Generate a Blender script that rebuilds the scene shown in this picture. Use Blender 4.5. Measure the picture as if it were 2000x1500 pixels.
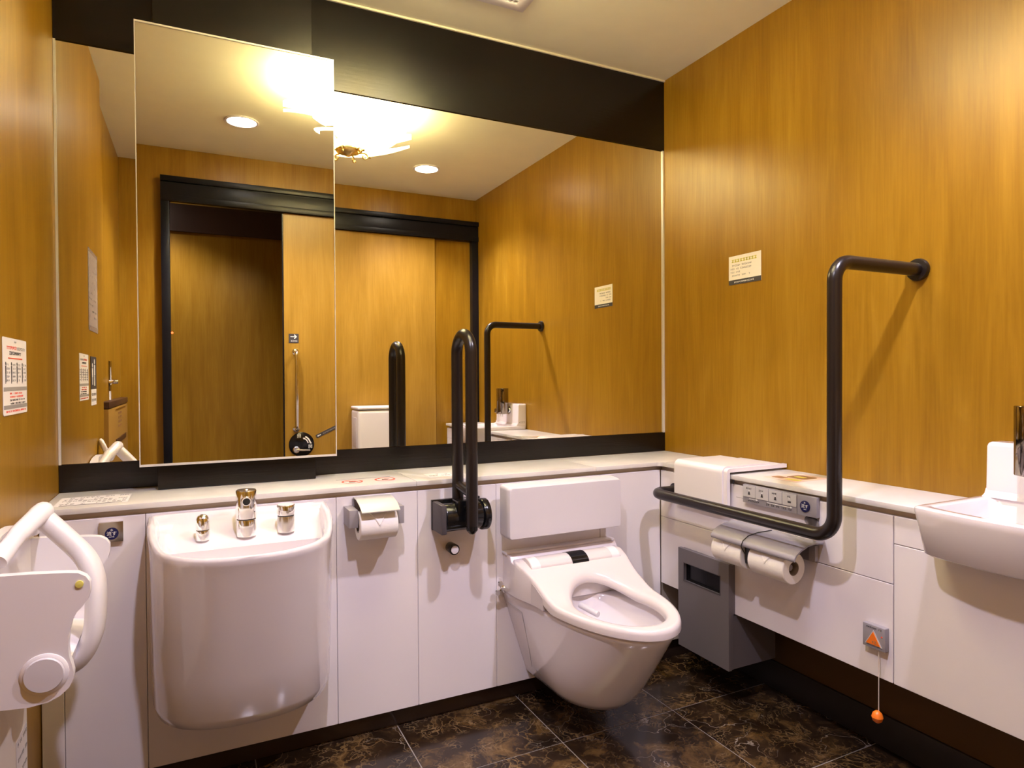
import bpy, bmesh, math, random
from mathutils import Vector, Matrix
random.seed(7)
S = bpy.context.scene
C = S.collection
for o in list(bpy.data.objects): bpy.data.objects.remove(o)
R = math.radians; PI = math.pi

# ------------------------------------------------------------------ camera, world, exposure
def make_camera():
    yaw, pitch, roll = R(26.0357), R(-0.6892), R(-0.3403)
    fw = Vector((math.sin(yaw)*math.cos(pitch), math.cos(yaw)*math.cos(pitch), math.sin(pitch)))
    r = Vector((math.cos(yaw), -math.sin(yaw), 0)); u = r.cross(fw)
    r2 = math.cos(roll)*r + math.sin(roll)*u; u2 = -math.sin(roll)*r + math.cos(roll)*u
    cd = bpy.data.cameras.new('camera'); cd.sensor_width = 36; cd.lens = 36*1264.7666/2000; cd.clip_start = .01
    c = bpy.data.objects.new('camera', cd); C.objects.link(c)
    m = Matrix((r2, u2, -fw)).transposed().to_4x4(); m.translation = Vector((-1.7298, -2.117, 1.045))
    c.matrix_world = m; S.camera = c
make_camera()
w = bpy.data.worlds.new('world'); S.world = w; w.use_nodes = True
w.node_tree.nodes['Background'].inputs[0].default_value = (1, .82, .6, 1)
w.node_tree.nodes['Background'].inputs[1].default_value = .02
S.view_settings.view_transform = 'Standard'; S.view_settings.look = 'None'
S.view_settings.gamma = 1; S.view_settings.use_curve_mapping = False
S.view_settings.exposure = 1.15
LAMP_GLASS = 9.3          # emission of the ceiling lamp's glass petals
LAMP_COL = (1, .88, .56)
SPOT_W = 33.0            # each ceiling downlight
SPOT_COL = (1.0, .915, 1.16)
try:
    S.cycles.max_bounces = 9; S.cycles.diffuse_bounces = 5; S.cycles.glossy_bounces = 6
    S.cycles.sample_clamp_indirect = 6; S.cycles.caustics_reflective = True; S.cycles.blur_glossy = .3
except Exception: pass

# ------------------------------------------------------------------ dimensions (metres)
HC = 2.245; ZBB = 1.961; ZST = .811; ZC = .7355
YCF = -.274; XCF = -.2425; YP = -.266; XP = -.2345
WL = -2.066; WL2 = -2.096; YR = -1.979

# ------------------------------------------------------------------ materials
MAT = {}
def nodes(name):
    m = bpy.data.materials.new(name); m.use_nodes = True
    MAT[name] = m
    return m, m.node_tree.nodes, m.node_tree.links, m.node_tree.nodes['Principled BSDF']
def plain(name, col, rough=.5, metal=0, coat=0, emit=None, est=0, spec=.5, bump=0, bscale=200, vary=.04):
    m, N, L, B = nodes(name)
    B.inputs['Roughness'].default_value = rough
    B.inputs['Metallic'].default_value = metal; B.inputs['Coat Weight'].default_value = coat
    B.inputs['Coat Roughness'].default_value = .04; B.inputs['Specular IOR Level'].default_value = spec
    tc = N.new('ShaderNodeTexCoord'); nz = N.new('ShaderNodeTexNoise'); nz.inputs['Scale'].default_value = 9
    nz.inputs['Detail'].default_value = 4
    L.new(tc.outputs['Object'], nz.inputs['Vector'])
    mx = N.new('ShaderNodeMix'); mx.data_type = 'RGBA'
    mx.inputs[6].default_value = (*[c*(1-vary) for c in col], 1); mx.inputs[7].default_value = (*[min(1, c*(1+vary)) for c in col], 1)
    L.new(nz.outputs['Fac'], mx.inputs[0]); L.new(mx.outputs[2], B.inputs['Base Color'])
    if emit: B.inputs['Emission Color'].default_value = (*emit, 1); B.inputs['Emission Strength'].default_value = est
    if bump:
        n2 = N.new('ShaderNodeTexNoise'); n2.inputs['Scale'].default_value = bscale
        L.new(tc.outputs['Object'], n2.inputs['Vector'])
        b = N.new('ShaderNodeBump'); b.inputs['Strength'].default_value = bump; b.inputs['Distance'].default_value = .001
        L.new(n2.outputs['Fac'], b.inputs['Height']); L.new(b.outputs['Normal'], B.inputs['Normal'])
    return m
def wood(name, dark, mid, light, axis='z', rough=.33, sc=1.0, spec=.5, coat=0.0):
    m, N, L, B = nodes(name)
    tc = N.new('ShaderNodeTexCoord')
    def band(scale, stretch, detail, dist):
        mp = N.new('ShaderNodeMapping')
        s = [scale*sc]*3; s['xyz'.index(axis)] = scale*sc/stretch
        mp.inputs['Scale'].default_value = s
        L.new(tc.outputs['Object'], mp.inputs['Vector'])
        n = N.new('ShaderNodeTexNoise'); n.inputs['Scale'].default_value = 1; n.inputs['Detail'].default_value = detail
        n.inputs['Distortion'].default_value = dist; n.inputs['Roughness'].default_value = .6
        L.new(mp.outputs[0], n.inputs['Vector']); return n.outputs['Fac']
    a = band(14, 9, 5, .8); f = band(150, 28, 3, .15); g = band(3.2, 4, 3, .6)
    def madd(x, k, y):
        q = N.new('ShaderNodeMath'); q.operation = 'MULTIPLY_ADD'; q.inputs[1].default_value = k
        L.new(x, q.inputs[0])
        if isinstance(y, float): q.inputs[2].default_value = y
        else: L.new(y, q.inputs[2])
        return q.outputs[0]
    v = madd(a, .60, madd(f, .32, madd(g, .45, -.185)))
    cr = N.new('ShaderNodeValToRGB'); e = cr.color_ramp.elements
    e[0].position = .28; e[0].color = (*dark, 1); e[1].position = .74; e[1].color = (*light, 1)
    x = e.new(.5); x.color = (*mid, 1)
    L.new(v, cr.inputs[0]); L.new(cr.outputs[0], B.inputs['Base Color'])
    B.inputs['Roughness'].default_value = rough; B.inputs['Specular IOR Level'].default_value = spec
    B.inputs['Coat Weight'].default_value = coat; B.inputs['Coat Roughness'].default_value = .3
    bp = N.new('ShaderNodeBump'); bp.inputs['Strength'].default_value = .08; bp.inputs['Distance'].default_value = .002
    L.new(f, bp.inputs['Height']); L.new(bp.outputs['Normal'], B.inputs['Normal'])
    return m
wood('oak', (.235, .112, .004), (.31, .158, .008), (.40, .226, .020), spec=.42)
wood('oak_door', (.28, .148, .013), (.35, .195, .022), (.43, .255, .040), spec=.4)
wood('ebony', (.003, .0022, .0018), (.006, .0042, .0032), (.020, .012, .008), axis='x', rough=.25, spec=.42)
plain('black_frame', (.005, .0055, .009), .32, spec=.28)
plain('corridor_brown', (.045, .018, .012), .5)
plain('ceiling_paint', (.86, .835, .64), .7, bump=.1, bscale=300)
plain('white_panel', (.81, .765, .78), .33, vary=.015)
plain('fascia', (.66, .58, .48), .5)
plain('shaded_oak', (.11, .055, .014), .4)  # shade on the oak under the raised cabinet, put into the colour
plain('ceramic', (.80, .755, .775), .09, coat=.6, vary=.01)
plain('plastic_white', (.82, .78, .79), .3, vary=.01)
plain('plastic_grey_white', (.68, .65, .68), .4, vary=.02)
plain('seat_plastic', (.71, .65, .645), .22, vary=.01)
plain('chrome', (.90, .90, .91), .12, 1)
plain('chrome_soft', (.72, .71, .70), .24, 1)
plain('chrome_dark', (.30, .26, .23), .08, 1)
plain('grab_brown', (.012, .0085, .008), .28, bump=.15, bscale=400)
plain('black_gloss', (.006, .006, .007), .18)
plain('black_matte', (.008, .008, .008), .6)
plain('satin_grey', (.30, .28, .30), .4)
plain('steel_plate', (.60, .59, .58), .32, .25)
plain('bin_grey', (.155, .138, .142), .45)
plain('bin_dark', (.07, .06, .064), .5)
plain('paper', (.90, .87, .83), .85, bump=.3, bscale=250)
plain('paper_core', (.30, .24, .18), .9)
plain('navy', (.012, .012, .075), .2)
plain('orange', (.85, .19, .015), .35)
plain('card', (.86, .80, .70), .6)
plain('card_white', (.84, .80, .79), .55)
plain('ink', (.05, .045, .045), .6)
plain('ink_grey', (.33, .31, .30), .6)
plain('ink_red', (.75, .09, .05), .6)
plain('ink_yellow', (.80, .72, .16), .6)
plain('ink_brown', (.36, .20, .09), .6)
plain('print_pink', (.78, .58, .48), .6)
plain('white_mark', (.86, .86, .84), .5)
plain('film', (.36, .31, .31), .12)
plain('sleeve_print', (.50, .44, .45), .15)
plain('gold', (.80, .60, .22), .28, 1)
plain('cord', (.74, .66, .58), .6)
plain('kick', (.05, .03, .022), .16, coat=.3)
plain('baseboard', (.03, .025, .024), .35)
plain('grout', (.30, .27, .25), .8)
plain('mirror', (.90, .885, .78), 0.0, 1, vary=0)
plain('silver_edge', (.82, .80, .77), .3, .35)
plain('vent_dark', (.05, .05, .05), .7)
plain('lamp_glass', (.9, .86, .75), .3, emit=LAMP_COL, est=LAMP_GLASS)
plain('lamp_glass_thin', (.9, .86, .75), .3, emit=LAMP_COL, est=LAMP_GLASS*.22)
plain('downlight_disc', (.9, .9, .9), .4, emit=(1, .9, .86), est=14)
plain('indicator_red', (.9, .1, .03), .3, emit=(1, .15, .04), est=1.2)
plain('board_beige', (.36, .20, .04), .4)
plain('board_brown', (.07, .03, .014), .4)
plain('water', (.78, .80, .86), .03, coat=1)

def counter_mat():
    m, N, L, B = nodes('counter_stone')
    tc = N.new('ShaderNodeTexCoord'); n = N.new('ShaderNodeTexNoise')
    n.inputs['Scale'].default_value = 5; n.inputs['Detail'].default_value = 7; n.inputs['Distortion'].default_value = 1.2
    L.new(tc.outputs['Object'], n.inputs['Vector'])
    cr = N.new('ShaderNodeValToRGB'); e = cr.color_ramp.elements
    e[0].position = .3; e[0].color = (.66, .635, .60, 1); e[1].position = .65; e[1].color = (.76, .74, .71, 1)
    L.new(n.outputs['Fac'], cr.inputs[0]); L.new(cr.outputs[0], B.inputs['Base Color']); B.inputs['Roughness'].default_value = .28
counter_mat()
def marble():
    m, N, L, B = nodes('brown_marble')
    tc = N.new('ShaderNodeTexCoord'); oi = N.new('ShaderNodeObjectInfo')
    ad = N.new('ShaderNodeVectorMath'); ad.operation = 'ADD'
    ml = N.new('ShaderNodeVectorMath'); ml.operation = 'SCALE'; ml.inputs['Scale'].default_value = 37
    cb = N.new('ShaderNodeCombineXYZ')
    for i in range(3): L.new(oi.outputs['Random'], cb.inputs[i])
    L.new(cb.outputs[0], ml.inputs[0]); L.new(tc.outputs['Object'], ad.inputs[0]); L.new(ml.outputs[0], ad.inputs[1])
    dn = N.new('ShaderNodeTexNoise'); dn.inputs['Scale'].default_value = 7; dn.inputs['Detail'].default_value = 5
    L.new(ad.outputs[0], dn.inputs['Vector'])
    mixv = N.new('ShaderNodeMix'); mixv.data_type = 'VECTOR'; mixv.inputs[0].default_value = .22
    L.new(ad.outputs[0], mixv.inputs[4]); L.new(dn.outputs['Color'], mixv.inputs[5])
    cloud = N.new('ShaderNodeTexNoise'); cloud.inputs['Scale'].default_value = 13; cloud.inputs['Detail'].default_value = 8; cloud.inputs['Roughness'].default_value = .62
    L.new(mixv.outputs[1], cloud.inputs['Vector'])
    cr = N.new('ShaderNodeValToRGB'); e = cr.color_ramp.elements
    e[0].position = .36; e[0].color = (.014, .008, .005, 1); e[1].position = .72; e[1].color = (.15, .085, .030, 1)
    x = e.new(.52); x.color = (.030, .016, .008, 1)
    L.new(cloud.outputs['Fac'], cr.inputs[0])
    prev = cr.outputs[0]
    for sc, wdt, colr, amt in ((24, .07, (.26, .16, .065), .75), (52, .09, (.27, .18, .09), .65), (9, .012, (.50, .42, .33), .8)):
        vo = N.new('ShaderNodeTexVoronoi'); vo.feature = 'DISTANCE_TO_EDGE'; vo.inputs['Scale'].default_value = sc
        L.new(mixv.outputs[1], vo.inputs['Vector'])
        mr = N.new('ShaderNodeMapRange'); mr.inputs[1].default_value = 0; mr.inputs[2].default_value = wdt
        mr.inputs[3].default_value = 1; mr.inputs[4].default_value = 0
        L.new(vo.outputs['Distance'], mr.inputs[0])
        gate = N.new('ShaderNodeTexNoise'); gate.inputs['Scale'].default_value = sc*.35; gate.inputs['Detail'].default_value = 4
        L.new(ad.outputs[0], gate.inputs['Vector'])
        g2 = N.new('ShaderNodeMapRange'); g2.inputs[1].default_value = .48; g2.inputs[2].default_value = .66
        g2.inputs[3].default_value = 0; g2.inputs[4].default_value = amt
        L.new(gate.outputs['Fac'], g2.inputs[0])
        mm = N.new('ShaderNodeMath'); mm.operation = 'MULTIPLY'; L.new(mr.outputs[0], mm.inputs[0]); L.new(g2.outputs[0], mm.inputs[1])
        mx = N.new('ShaderNodeMix'); mx.data_type = 'RGBA'; mx.inputs[7].default_value = (*colr, 1)
        L.new(mm.outputs[0], mx.inputs[0]); L.new(prev, mx.inputs[6]); prev = mx.outputs[2]
    L.new(prev, B.inputs['Base Color']); B.inputs['Roughness'].default_value = .16
marble()

# ------------------------------------------------------------------ object helpers
WLOC = {}
def finish(me, smooth):
    if smooth:
        for p in me.polygons: p.use_smooth = True
        me.set_sharp_from_angle(angle=R(smooth))
def ob(name, bm, mat, parent=None, smooth=35, sub=0):
    """link ONE mesh (built in world coordinates) as an object; part of `parent` if given"""
    bmesh.ops.recalc_face_normals(bm, faces=bm.faces)
    me = bpy.data.meshes.new(name); bm.to_mesh(me); bm.free()
    me.materials.append(MAT[mat]); finish(me, smooth)
    o = bpy.data.objects.new(name, me); C.objects.link(o)
    if parent is not None:
        off = WLOC[parent.name]; WLOC[o.name] = off
        me.transform(Matrix.Translation(-off)); o.parent = parent
    else:
        vs = [v.co for v in me.vertices]
        off = Vector(((min(v.x for v in vs)+max(v.x for v in vs))/2, (min(v.y for v in vs)+max(v.y for v in vs))/2, min(v.z for v in vs)))
        me.transform(Matrix.Translation(-off)); o.location = off; WLOC[o.name] = off
    if sub:
        s = o.modifiers.new('sub', 'SUBSURF'); s.levels = sub; s.render_levels = sub
    return o
def tag(o, label, cat, group=None):
    o['label'] = label; o['category'] = cat
    if group: o['group'] = group
    return o
def thing(name, loc, label, cat, group=None):
    o = bpy.data.objects.new(name, None); C.objects.link(o); o.location = loc; o.empty_display_size = .05
    WLOC[o.name] = Vector(loc); return tag(o, label, cat, group)
def struct(o): o['kind'] = 'structure'; return o
def copy_part(src, parent, delta):
    """a copy of a part, moved by delta, sharing its mesh"""
    c = src.copy(); C.objects.link(c); c.parent = parent; c.location = Vector(src.location)+Vector(delta); WLOC[c.name] = WLOC[src.name]
    return c
def B_(): return bmesh.new()
def box(bm, x0, x1, y0, y1, z0, z1, bev=0, seg=2):
    t = bmesh.new()
    bmesh.ops.create_cube(t, size=1)
    for v in t.verts: v.co = Vector(((x0+x1)/2+v.co.x*(x1-x0), (y0+y1)/2+v.co.y*(y1-y0), (z0+z1)/2+v.co.z*(z1-z0)))
    if bev: bmesh.ops.bevel(t, geom=t.edges[:], offset=bev, segments=seg, profile=.6, affect='EDGES')
    merge(bm, t); return bm
def merge(bm, t):
    me = bpy.data.meshes.new('tmp'); t.to_mesh(me); t.free(); bm.from_mesh(me); bpy.data.meshes.remove(me)
def bx(*a, **k): return box(B_(), *a, **k)
def rings(bm, rs, cap0=True, cap1=True, closed=True):
    V = [[bm.verts.new(p) for p in r] for r in rs]
    n = len(rs[0])
    for a, b in zip(V, V[1:]):
        for i in range(n if closed else n-1):
            j = (i+1) % n
            bm.faces.new((a[i], a[j], b[j], b[i]))
    if cap0: bm.faces.new(V[0][::-1])
    if cap1: bm.faces.new(V[-1])
    return bm
def fillet(pts, rad, n=8):
    pts = [Vector(p) for p in pts]; out = [pts[0]]
    if not isinstance(rad, (list, tuple)): rad = [rad]*len(pts)
    for i in range(1, len(pts)-1):
        p, a, b = pts[i], (pts[i-1]-pts[i]), (pts[i+1]-pts[i])
        la, lb = a.length, b.length; a.normalize(); b.normalize()
        ang = a.angle(b); d = min(rad[i]/math.tan(ang/2), la*.49, lb*.49); r = d*math.tan(ang/2)
        c = p+(a+b).normalized()*(r/math.sin(ang/2)); s = p+a*d-c; e = p+b*d-c
        for k in range(n+1):
            t = k/n; th = s.angle(e) if s.length > 1e-9 else 0
            out.append(c+((s*math.sin((1-t)*th)+e*math.sin(t*th))/math.sin(th) if th > 1e-6 else s))
    out.append(pts[-1]); return out
def tube(bm, path, r, seg=16, caps=True):
    P = [Vector(p) for p in path]; P = [p for i, p in enumerate(P) if i == 0 or (p-P[i-1]).length > 1e-6]
    T = [((P[min(i+1, len(P)-1)]-P[max(i-1, 0)]).normalized()) for i in range(len(P))]
    up = Vector((0, 0, 1)) if abs(T[0].z) < .9 else Vector((1, 0, 0))
    nrm = T[0].cross(up).normalized(); rs = []
    for i, p in enumerate(P):
        nrm = (nrm-T[i]*nrm.dot(T[i])).normalized(); bn = T[i].cross(nrm)
        rr = r[i] if isinstance(r, (list, tuple)) else r
        rs.append([p+(nrm*math.cos(2*PI*k/seg)+bn*math.sin(2*PI*k/seg))*rr for k in range(seg)])
    return rings(bm, rs, caps, caps)
def strip_tube(bm, path, hw, ht, wdir, seg=16, p=2.6):
    """sweep of a rounded-rectangular section: half width hw along wdir, half thickness ht"""
    P = [Vector(q) for q in path]; W = Vector(wdir).normalized(); rs = []
    for i, q in enumerate(P):
        t = (P[min(i+1, len(P)-1)]-P[max(i-1, 0)]).normalized(); n = t.cross(W).normalized()
        a = hw[i] if isinstance(hw, (list, tuple)) else hw; b = ht[i] if isinstance(ht, (list, tuple)) else ht
        ring = []
        for k in range(seg):
            c, s = math.cos(2*PI*k/seg), math.sin(2*PI*k/seg)
            ring.append(q+W*(a*math.copysign(abs(c)**(2/p), c))+n*(b*math.copysign(abs(s)**(2/p), s)))
        rs.append(ring)
    return rings(bm, rs)
def cyl(bm, a, b, r0, r1=None, seg=24, bev=0):
    r1 = r0 if r1 is None else r1; a, b = Vector(a), Vector(b)
    if bev:
        d = (b-a).normalized()*bev
        return tube(bm, [a, a+d*.3, a+d, b-d, b-d*.3, b], [r0-bev, r0-bev*.3, r0, r1, r1-bev*.3, r1-bev], seg)
    return tube(bm, [a, b], [r0, r1], seg)
def lathe(bm, prof, c, axis='z', seg=32, cap=True):
    """prof: (radius, height) along the axis from point c"""
    c = Vector(c); rs = []
    ax = {'x': Vector((1, 0, 0)), 'y': Vector((0, 1, 0)), 'z': Vector((0, 0, 1))}[axis]
    u = Vector((0, 0, 1)) if axis != 'z' else Vector((1, 0, 0)); v = ax.cross(u)
    for r, h in prof: rs.append([c+ax*h+(u*math.cos(2*PI*k/seg)+v*math.sin(2*PI*k/seg))*max(r, 1e-5) for k in range(seg)])
    return rings(bm, rs, cap, cap)
def prism(bm, poly, o, ux, uy, depth):
    """extrude a 2D polygon laid in the plane (o, ux, uy) by depth along ux x uy"""
    o, ux, uy = Vector(o), Vector(ux), Vector(uy); n = ux.cross(uy).normalized()*depth
    a = [bm.verts.new(o+ux*p[0]+uy*p[1]) for p in poly]; b = [bm.verts.new(v.co+n) for v in a]
    k = len(a)
    bm.faces.new(a[::-1]); bm.faces.new(b)
    for i in range(k): bm.faces.new((a[i], a[(i+1) % k], b[(i+1) % k], b[i]))
    return bm
def rect(x0, x1, y0, y1): return [(x0, y0), (x1, y0), (x1, y1), (x0, y1)]
def rrect(x0, x1, y0, y1, r, n=5):
    out = []
    for cx, cy, a0 in ((x1-r, y0+r, -90), (x1-r, y1-r, 0), (x0+r, y1-r, 90), (x0+r, y0+r, 180)):
        for k in range(n+1):
            a = R(a0+90*k/n); out.append((cx+r*math.cos(a), cy+r*math.sin(a)))
    return out
def circ(cx, cy, r, n=32): return [(cx+r*math.cos(2*PI*k/n), cy+r*math.sin(2*PI*k/n)) for k in range(n)]
class Plane:
    """a flat place for printed marks: origin, right, up; normal = right x up points at the reader"""
    def __init__(s, o, ux, uy): s.o, s.ux, s.uy = Vector(o), Vector(ux).normalized(), Vector(uy).normalized(); s.n = s.ux.cross(s.uy)
    def sheet(s, name, poly, mat, parent=None, t=.0008, z=0.0):
        return ob(name, prism(B_(), poly, s.o+s.n*z, s.ux, s.uy, t), mat, parent, smooth=0)
    def sheets(s, name, polys, mat, parent=None, t=.0004, z=0.0):
        bm = B_()
        for p in polys: prism(bm, p, s.o+s.n*z, s.ux, s.uy, t)
        return ob(name, bm, mat, parent, smooth=0)
    def text(s, name, body, size, x, y, mat, parent, z=.0005, flip=1):
        cu = bpy.data.curves.new('t', 'FONT'); cu.body = body; cu.size = size; cu.align_x = 'CENTER'; cu.align_y = 'CENTER'; cu.extrude = .0002
        to = bpy.data.objects.new('t', cu); C.objects.link(to)
        dg = bpy.context.evaluated_depsgraph_get(); me = bpy.data.meshes.new_from_object(to.evaluated_get(dg))
        bm = B_(); bm.from_mesh(me)
        bpy.data.objects.remove(to); bpy.data.curves.remove(cu); bpy.data.meshes.remove(me)
        for v in bm.verts: v.co = s.o+s.ux*(x+v.co.x)+s.uy*(y+v.co.y)+s.n*(z+v.co.z)
        return ob(name, bm, mat, parent, smooth=0)
    def glyphs(s, name, x0, x1, y, h, mat, parent, z=.0008, fill=.8):
        """a line of print too small to read: small blocks with gaps"""
        polys = []; x = x0; rnd = random.Random(int((x0+y*7+h*31)*1e5))
        while x < x1-h*.3:
            if rnd.random() < fill:
                k = rnd.choice((0, 1, 2)); ww = h*.78
                if k == 0: polys += [rect(x, x+ww, y+h*.62, y+h*.78), rect(x+ww*.35, x+ww*.6, y, y+h*.62)]
                elif k == 1: polys += [rect(x, x+ww*.22, y, y+h*.85), rect(x+ww*.22, x+ww, y+h*.3, y+h*.5), rect(x+ww*.75, x+ww, y+.5*h, y+h*.85)]
                else: polys += [rect(x, x+ww, y+h*.75, y+h*.9), rect(x, x+ww, y+h*.05, y+h*.22), rect(x+ww*.4, x+ww*.62, y+h*.22, y+h*.75)]
            x += h
        if polys:
            o = s.sheets(name, polys, mat, parent, z=z); o['kind'] = 'stuff'; return o

# ================================================================== THE SETTING
FX0, FX1, FY0, FY1 = -2.7, .12, -3.1, .1
fl = struct(ob('floor', bx(FX0, FX1, FY0, FY1, -.08, -.0015), 'grout', smooth=0))
JX = [-2.385, -1.991, -1.594, -1.197, -.800, -.403, 0.0]
JY = [-1.979, -1.73, -1.33, -.93, -.53, -.20]
g = .0016
for i in range(len(JX)-1):
    for j in range(len(JY)-1):
        x0, x1, y0, y1 = max(JX[i], WL2), JX[i+1], JY[j], JY[j+1]
        if x1-x0 < .03: continue
        ob('tile', bx(x0+g, x1-g, y0+g, y1-g, -.0012, 0, bev=.0004, seg=1), 'brown_marble', fl, smooth=0)
struct(ob('ceiling', bx(FX0, FX1, FY0, FY1, HC, HC+.08), 'ceiling_paint', smooth=0))
struct(ob('wall_back', bx(FX0, FX1, .006, .09, 0, HC), 'oak', smooth=0))
struct(ob('wall_right', bx(0, .09, YR-.06, .006, 0, HC), 'oak', smooth=0))
bm = bx(WL-.09, WL, -.97, .006, 0, HC); box(bm, WL-.09, WL2, -1.318, -.97, 0, HC); box(bm, WL-.09, WL2, YR-.06, -1.3195, 0, HC)
struct(ob('wall_left', bm, 'oak', smooth=0))
bm = bx(WL2, -1.885, YR-.06, YR, 0, HC); box(bm, -1.885, 0, YR-.06, YR, 2.085, HC); box(bm, -1.272, 0, YR-.06, YR, 0, 2.085)
struct(ob('wall_rear', bm, 'oak', smooth=0))
# the passage outside the open doorway
struct(ob('wall_corridor', bx(FX0, FX1, -3.09, -3.0, 0, HC), 'oak', smooth=0))
bm = bx(FX0, FX0+.06, -3.0, YR-.06, 0, HC); box(bm, FX1-.06, FX1, -3.0, YR-.06, 0, HC)
struct(ob('wall_corridor_ends', bm, 'oak', smooth=0))
struct(ob('trim_4', bx(FX0, FX1, -3.0, -2.975, 2.0, HC, bev=.002), 'corridor_brown', smooth=0))
struct(ob('baseboard_right', bx(-.012, 0, YR, -.2, 0, .092, bev=.002), 'baseboard'))
struct(ob('recess_shade', bx(-.006, -.0003, YR, -.2, .0925, .3, bev=.001), 'shaded_oak'))  # added sheet over the oak wall, its dark colour paints the recess shade
struct(ob('baseboard_left', bx(WL2, WL2+.01, YR, -.97, 0, .08, bev=.002), 'baseboard'))
struct(ob('baseboard_back', bx(WL, 0, -.225, -.205, 0, .072, bev=.002), 'kick'))

# dark veneer above and below the mirror
CX0, CX1 = -1.827, -1.403
t1 = struct(ob('trim_1', bx(CX1+.004, -.0005, -.006, .006, ZBB, HC), 'ebony', smooth=0))
ob('board', bx(WL+.001, CX0-.004, -.006, .006, ZBB, HC), 'ebony', t1, smooth=0)
t2 = struct(ob('trim_2', bx(CX1+.001, -.0005, -.006, .006, ZC+.001, ZST), 'ebony', smooth=0))
ob('board', bx(WL+.001, CX0-.001, -.006, .006, ZC+.001, ZST), 'ebony', t2, smooth=0)
struct(ob('trim_3', bx(CX0, CX1, -.082, .006, ZC+.001, HC, bev=.002), 'ebony', smooth=0))
struct(ob('trim_5', bx(-.008, -.0005, -.0055, -.0005, ZST, ZBB), 'silver_edge', smooth=0))
struct(ob('trim_6', bx(WL+.0005, WL+.006, -.0055, -.0005, ZST, ZBB), 'silver_edge', smooth=0))
# ceiling line trim over the mirror wall
struct(ob('trim_7', bx(WL+.001, -.0005, -.013, -.0065, HC-.006, HC), 'ceiling_paint', smooth=0))

# sliding-door wall seen in the mirror
DOOR = t = struct(ob('door_1', bx(-1.276, -.302, YR+.002, YR+.026, .006, 1.97, bev=.002), 'oak_door', smooth=0))
ob('edge_strip', bx(-1.2825, -1.276, YR+.002, YR+.026, .006, 1.97), 'black_frame', t, smooth=0)
fr = struct(ob('trim_8', bx(-1.885, 0-.001, YR, YR+.052, 1.955, 2.05, bev=.002), 'black_frame'))
ob('moulding', bx(-1.885, -.001, YR, YR+.062, 2.056, 2.085, bev=.002), 'black_frame', fr)
ob('moulding', bx(-1.885, -.001, YR, YR+.045, 2.048, 2.058), 'black_frame', fr)
ob('lower_lip', bx(-1.88, -.001, YR+.03, YR+.056, 1.955, 1.985, bev=.001), 'black_frame', fr)
ob('jamb', bx(-1.885, -1.845, YR-.055, YR+.05, 0, 1.955, bev=.002), 'black_frame', fr)
ob('jamb', bx(-.045, -.001, YR, YR+.05, 0.093, 1.955, bev=.002), 'black_frame', fr)

# ================================================================== LIGHTS OF THE ROOM
def downlight(name, x, y, label, energy):
    t = thing(name, (x, y, HC), label, 'downlight', 'recessed ceiling downlights')
    bm = B_(); lathe(bm, [(.062, 0), (.076, 0), (.078, -.003), (.074, -.0065), (.066, -.006), (.062, 0)], (x, y, HC-.0005), seg=40, cap=False)
    ob('trim_ring', bm, 'plastic_white', t)
    ob('lens', lathe(B_(), [(.0625, -.001), (.0625, -.004), (.03, -.0048), (.0001, -.005)], (x, y, HC-.0005), seg=40), 'downlight_disc', t)
    ld = bpy.data.lights.new('lamp', 'SPOT'); ld.energy = energy; ld.color = SPOT_COL; ld.spot_size = R(128); ld.spot_blend = .75; ld.shadow_soft_size = .03
    lo = bpy.data.objects.new('lamp', ld); C.objects.link(lo); lo.parent = t; lo.location = (0, 0, -.045)
downlight('downlight', -.522, -1.462, 'round recessed downlight near the oak wall with the grab bar, right of the lamp', SPOT_W)
downlight('downlight', -1.521, -1.415, 'round recessed downlight left of the flower lamp, seen in the raised mirror', SPOT_W)

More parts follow.
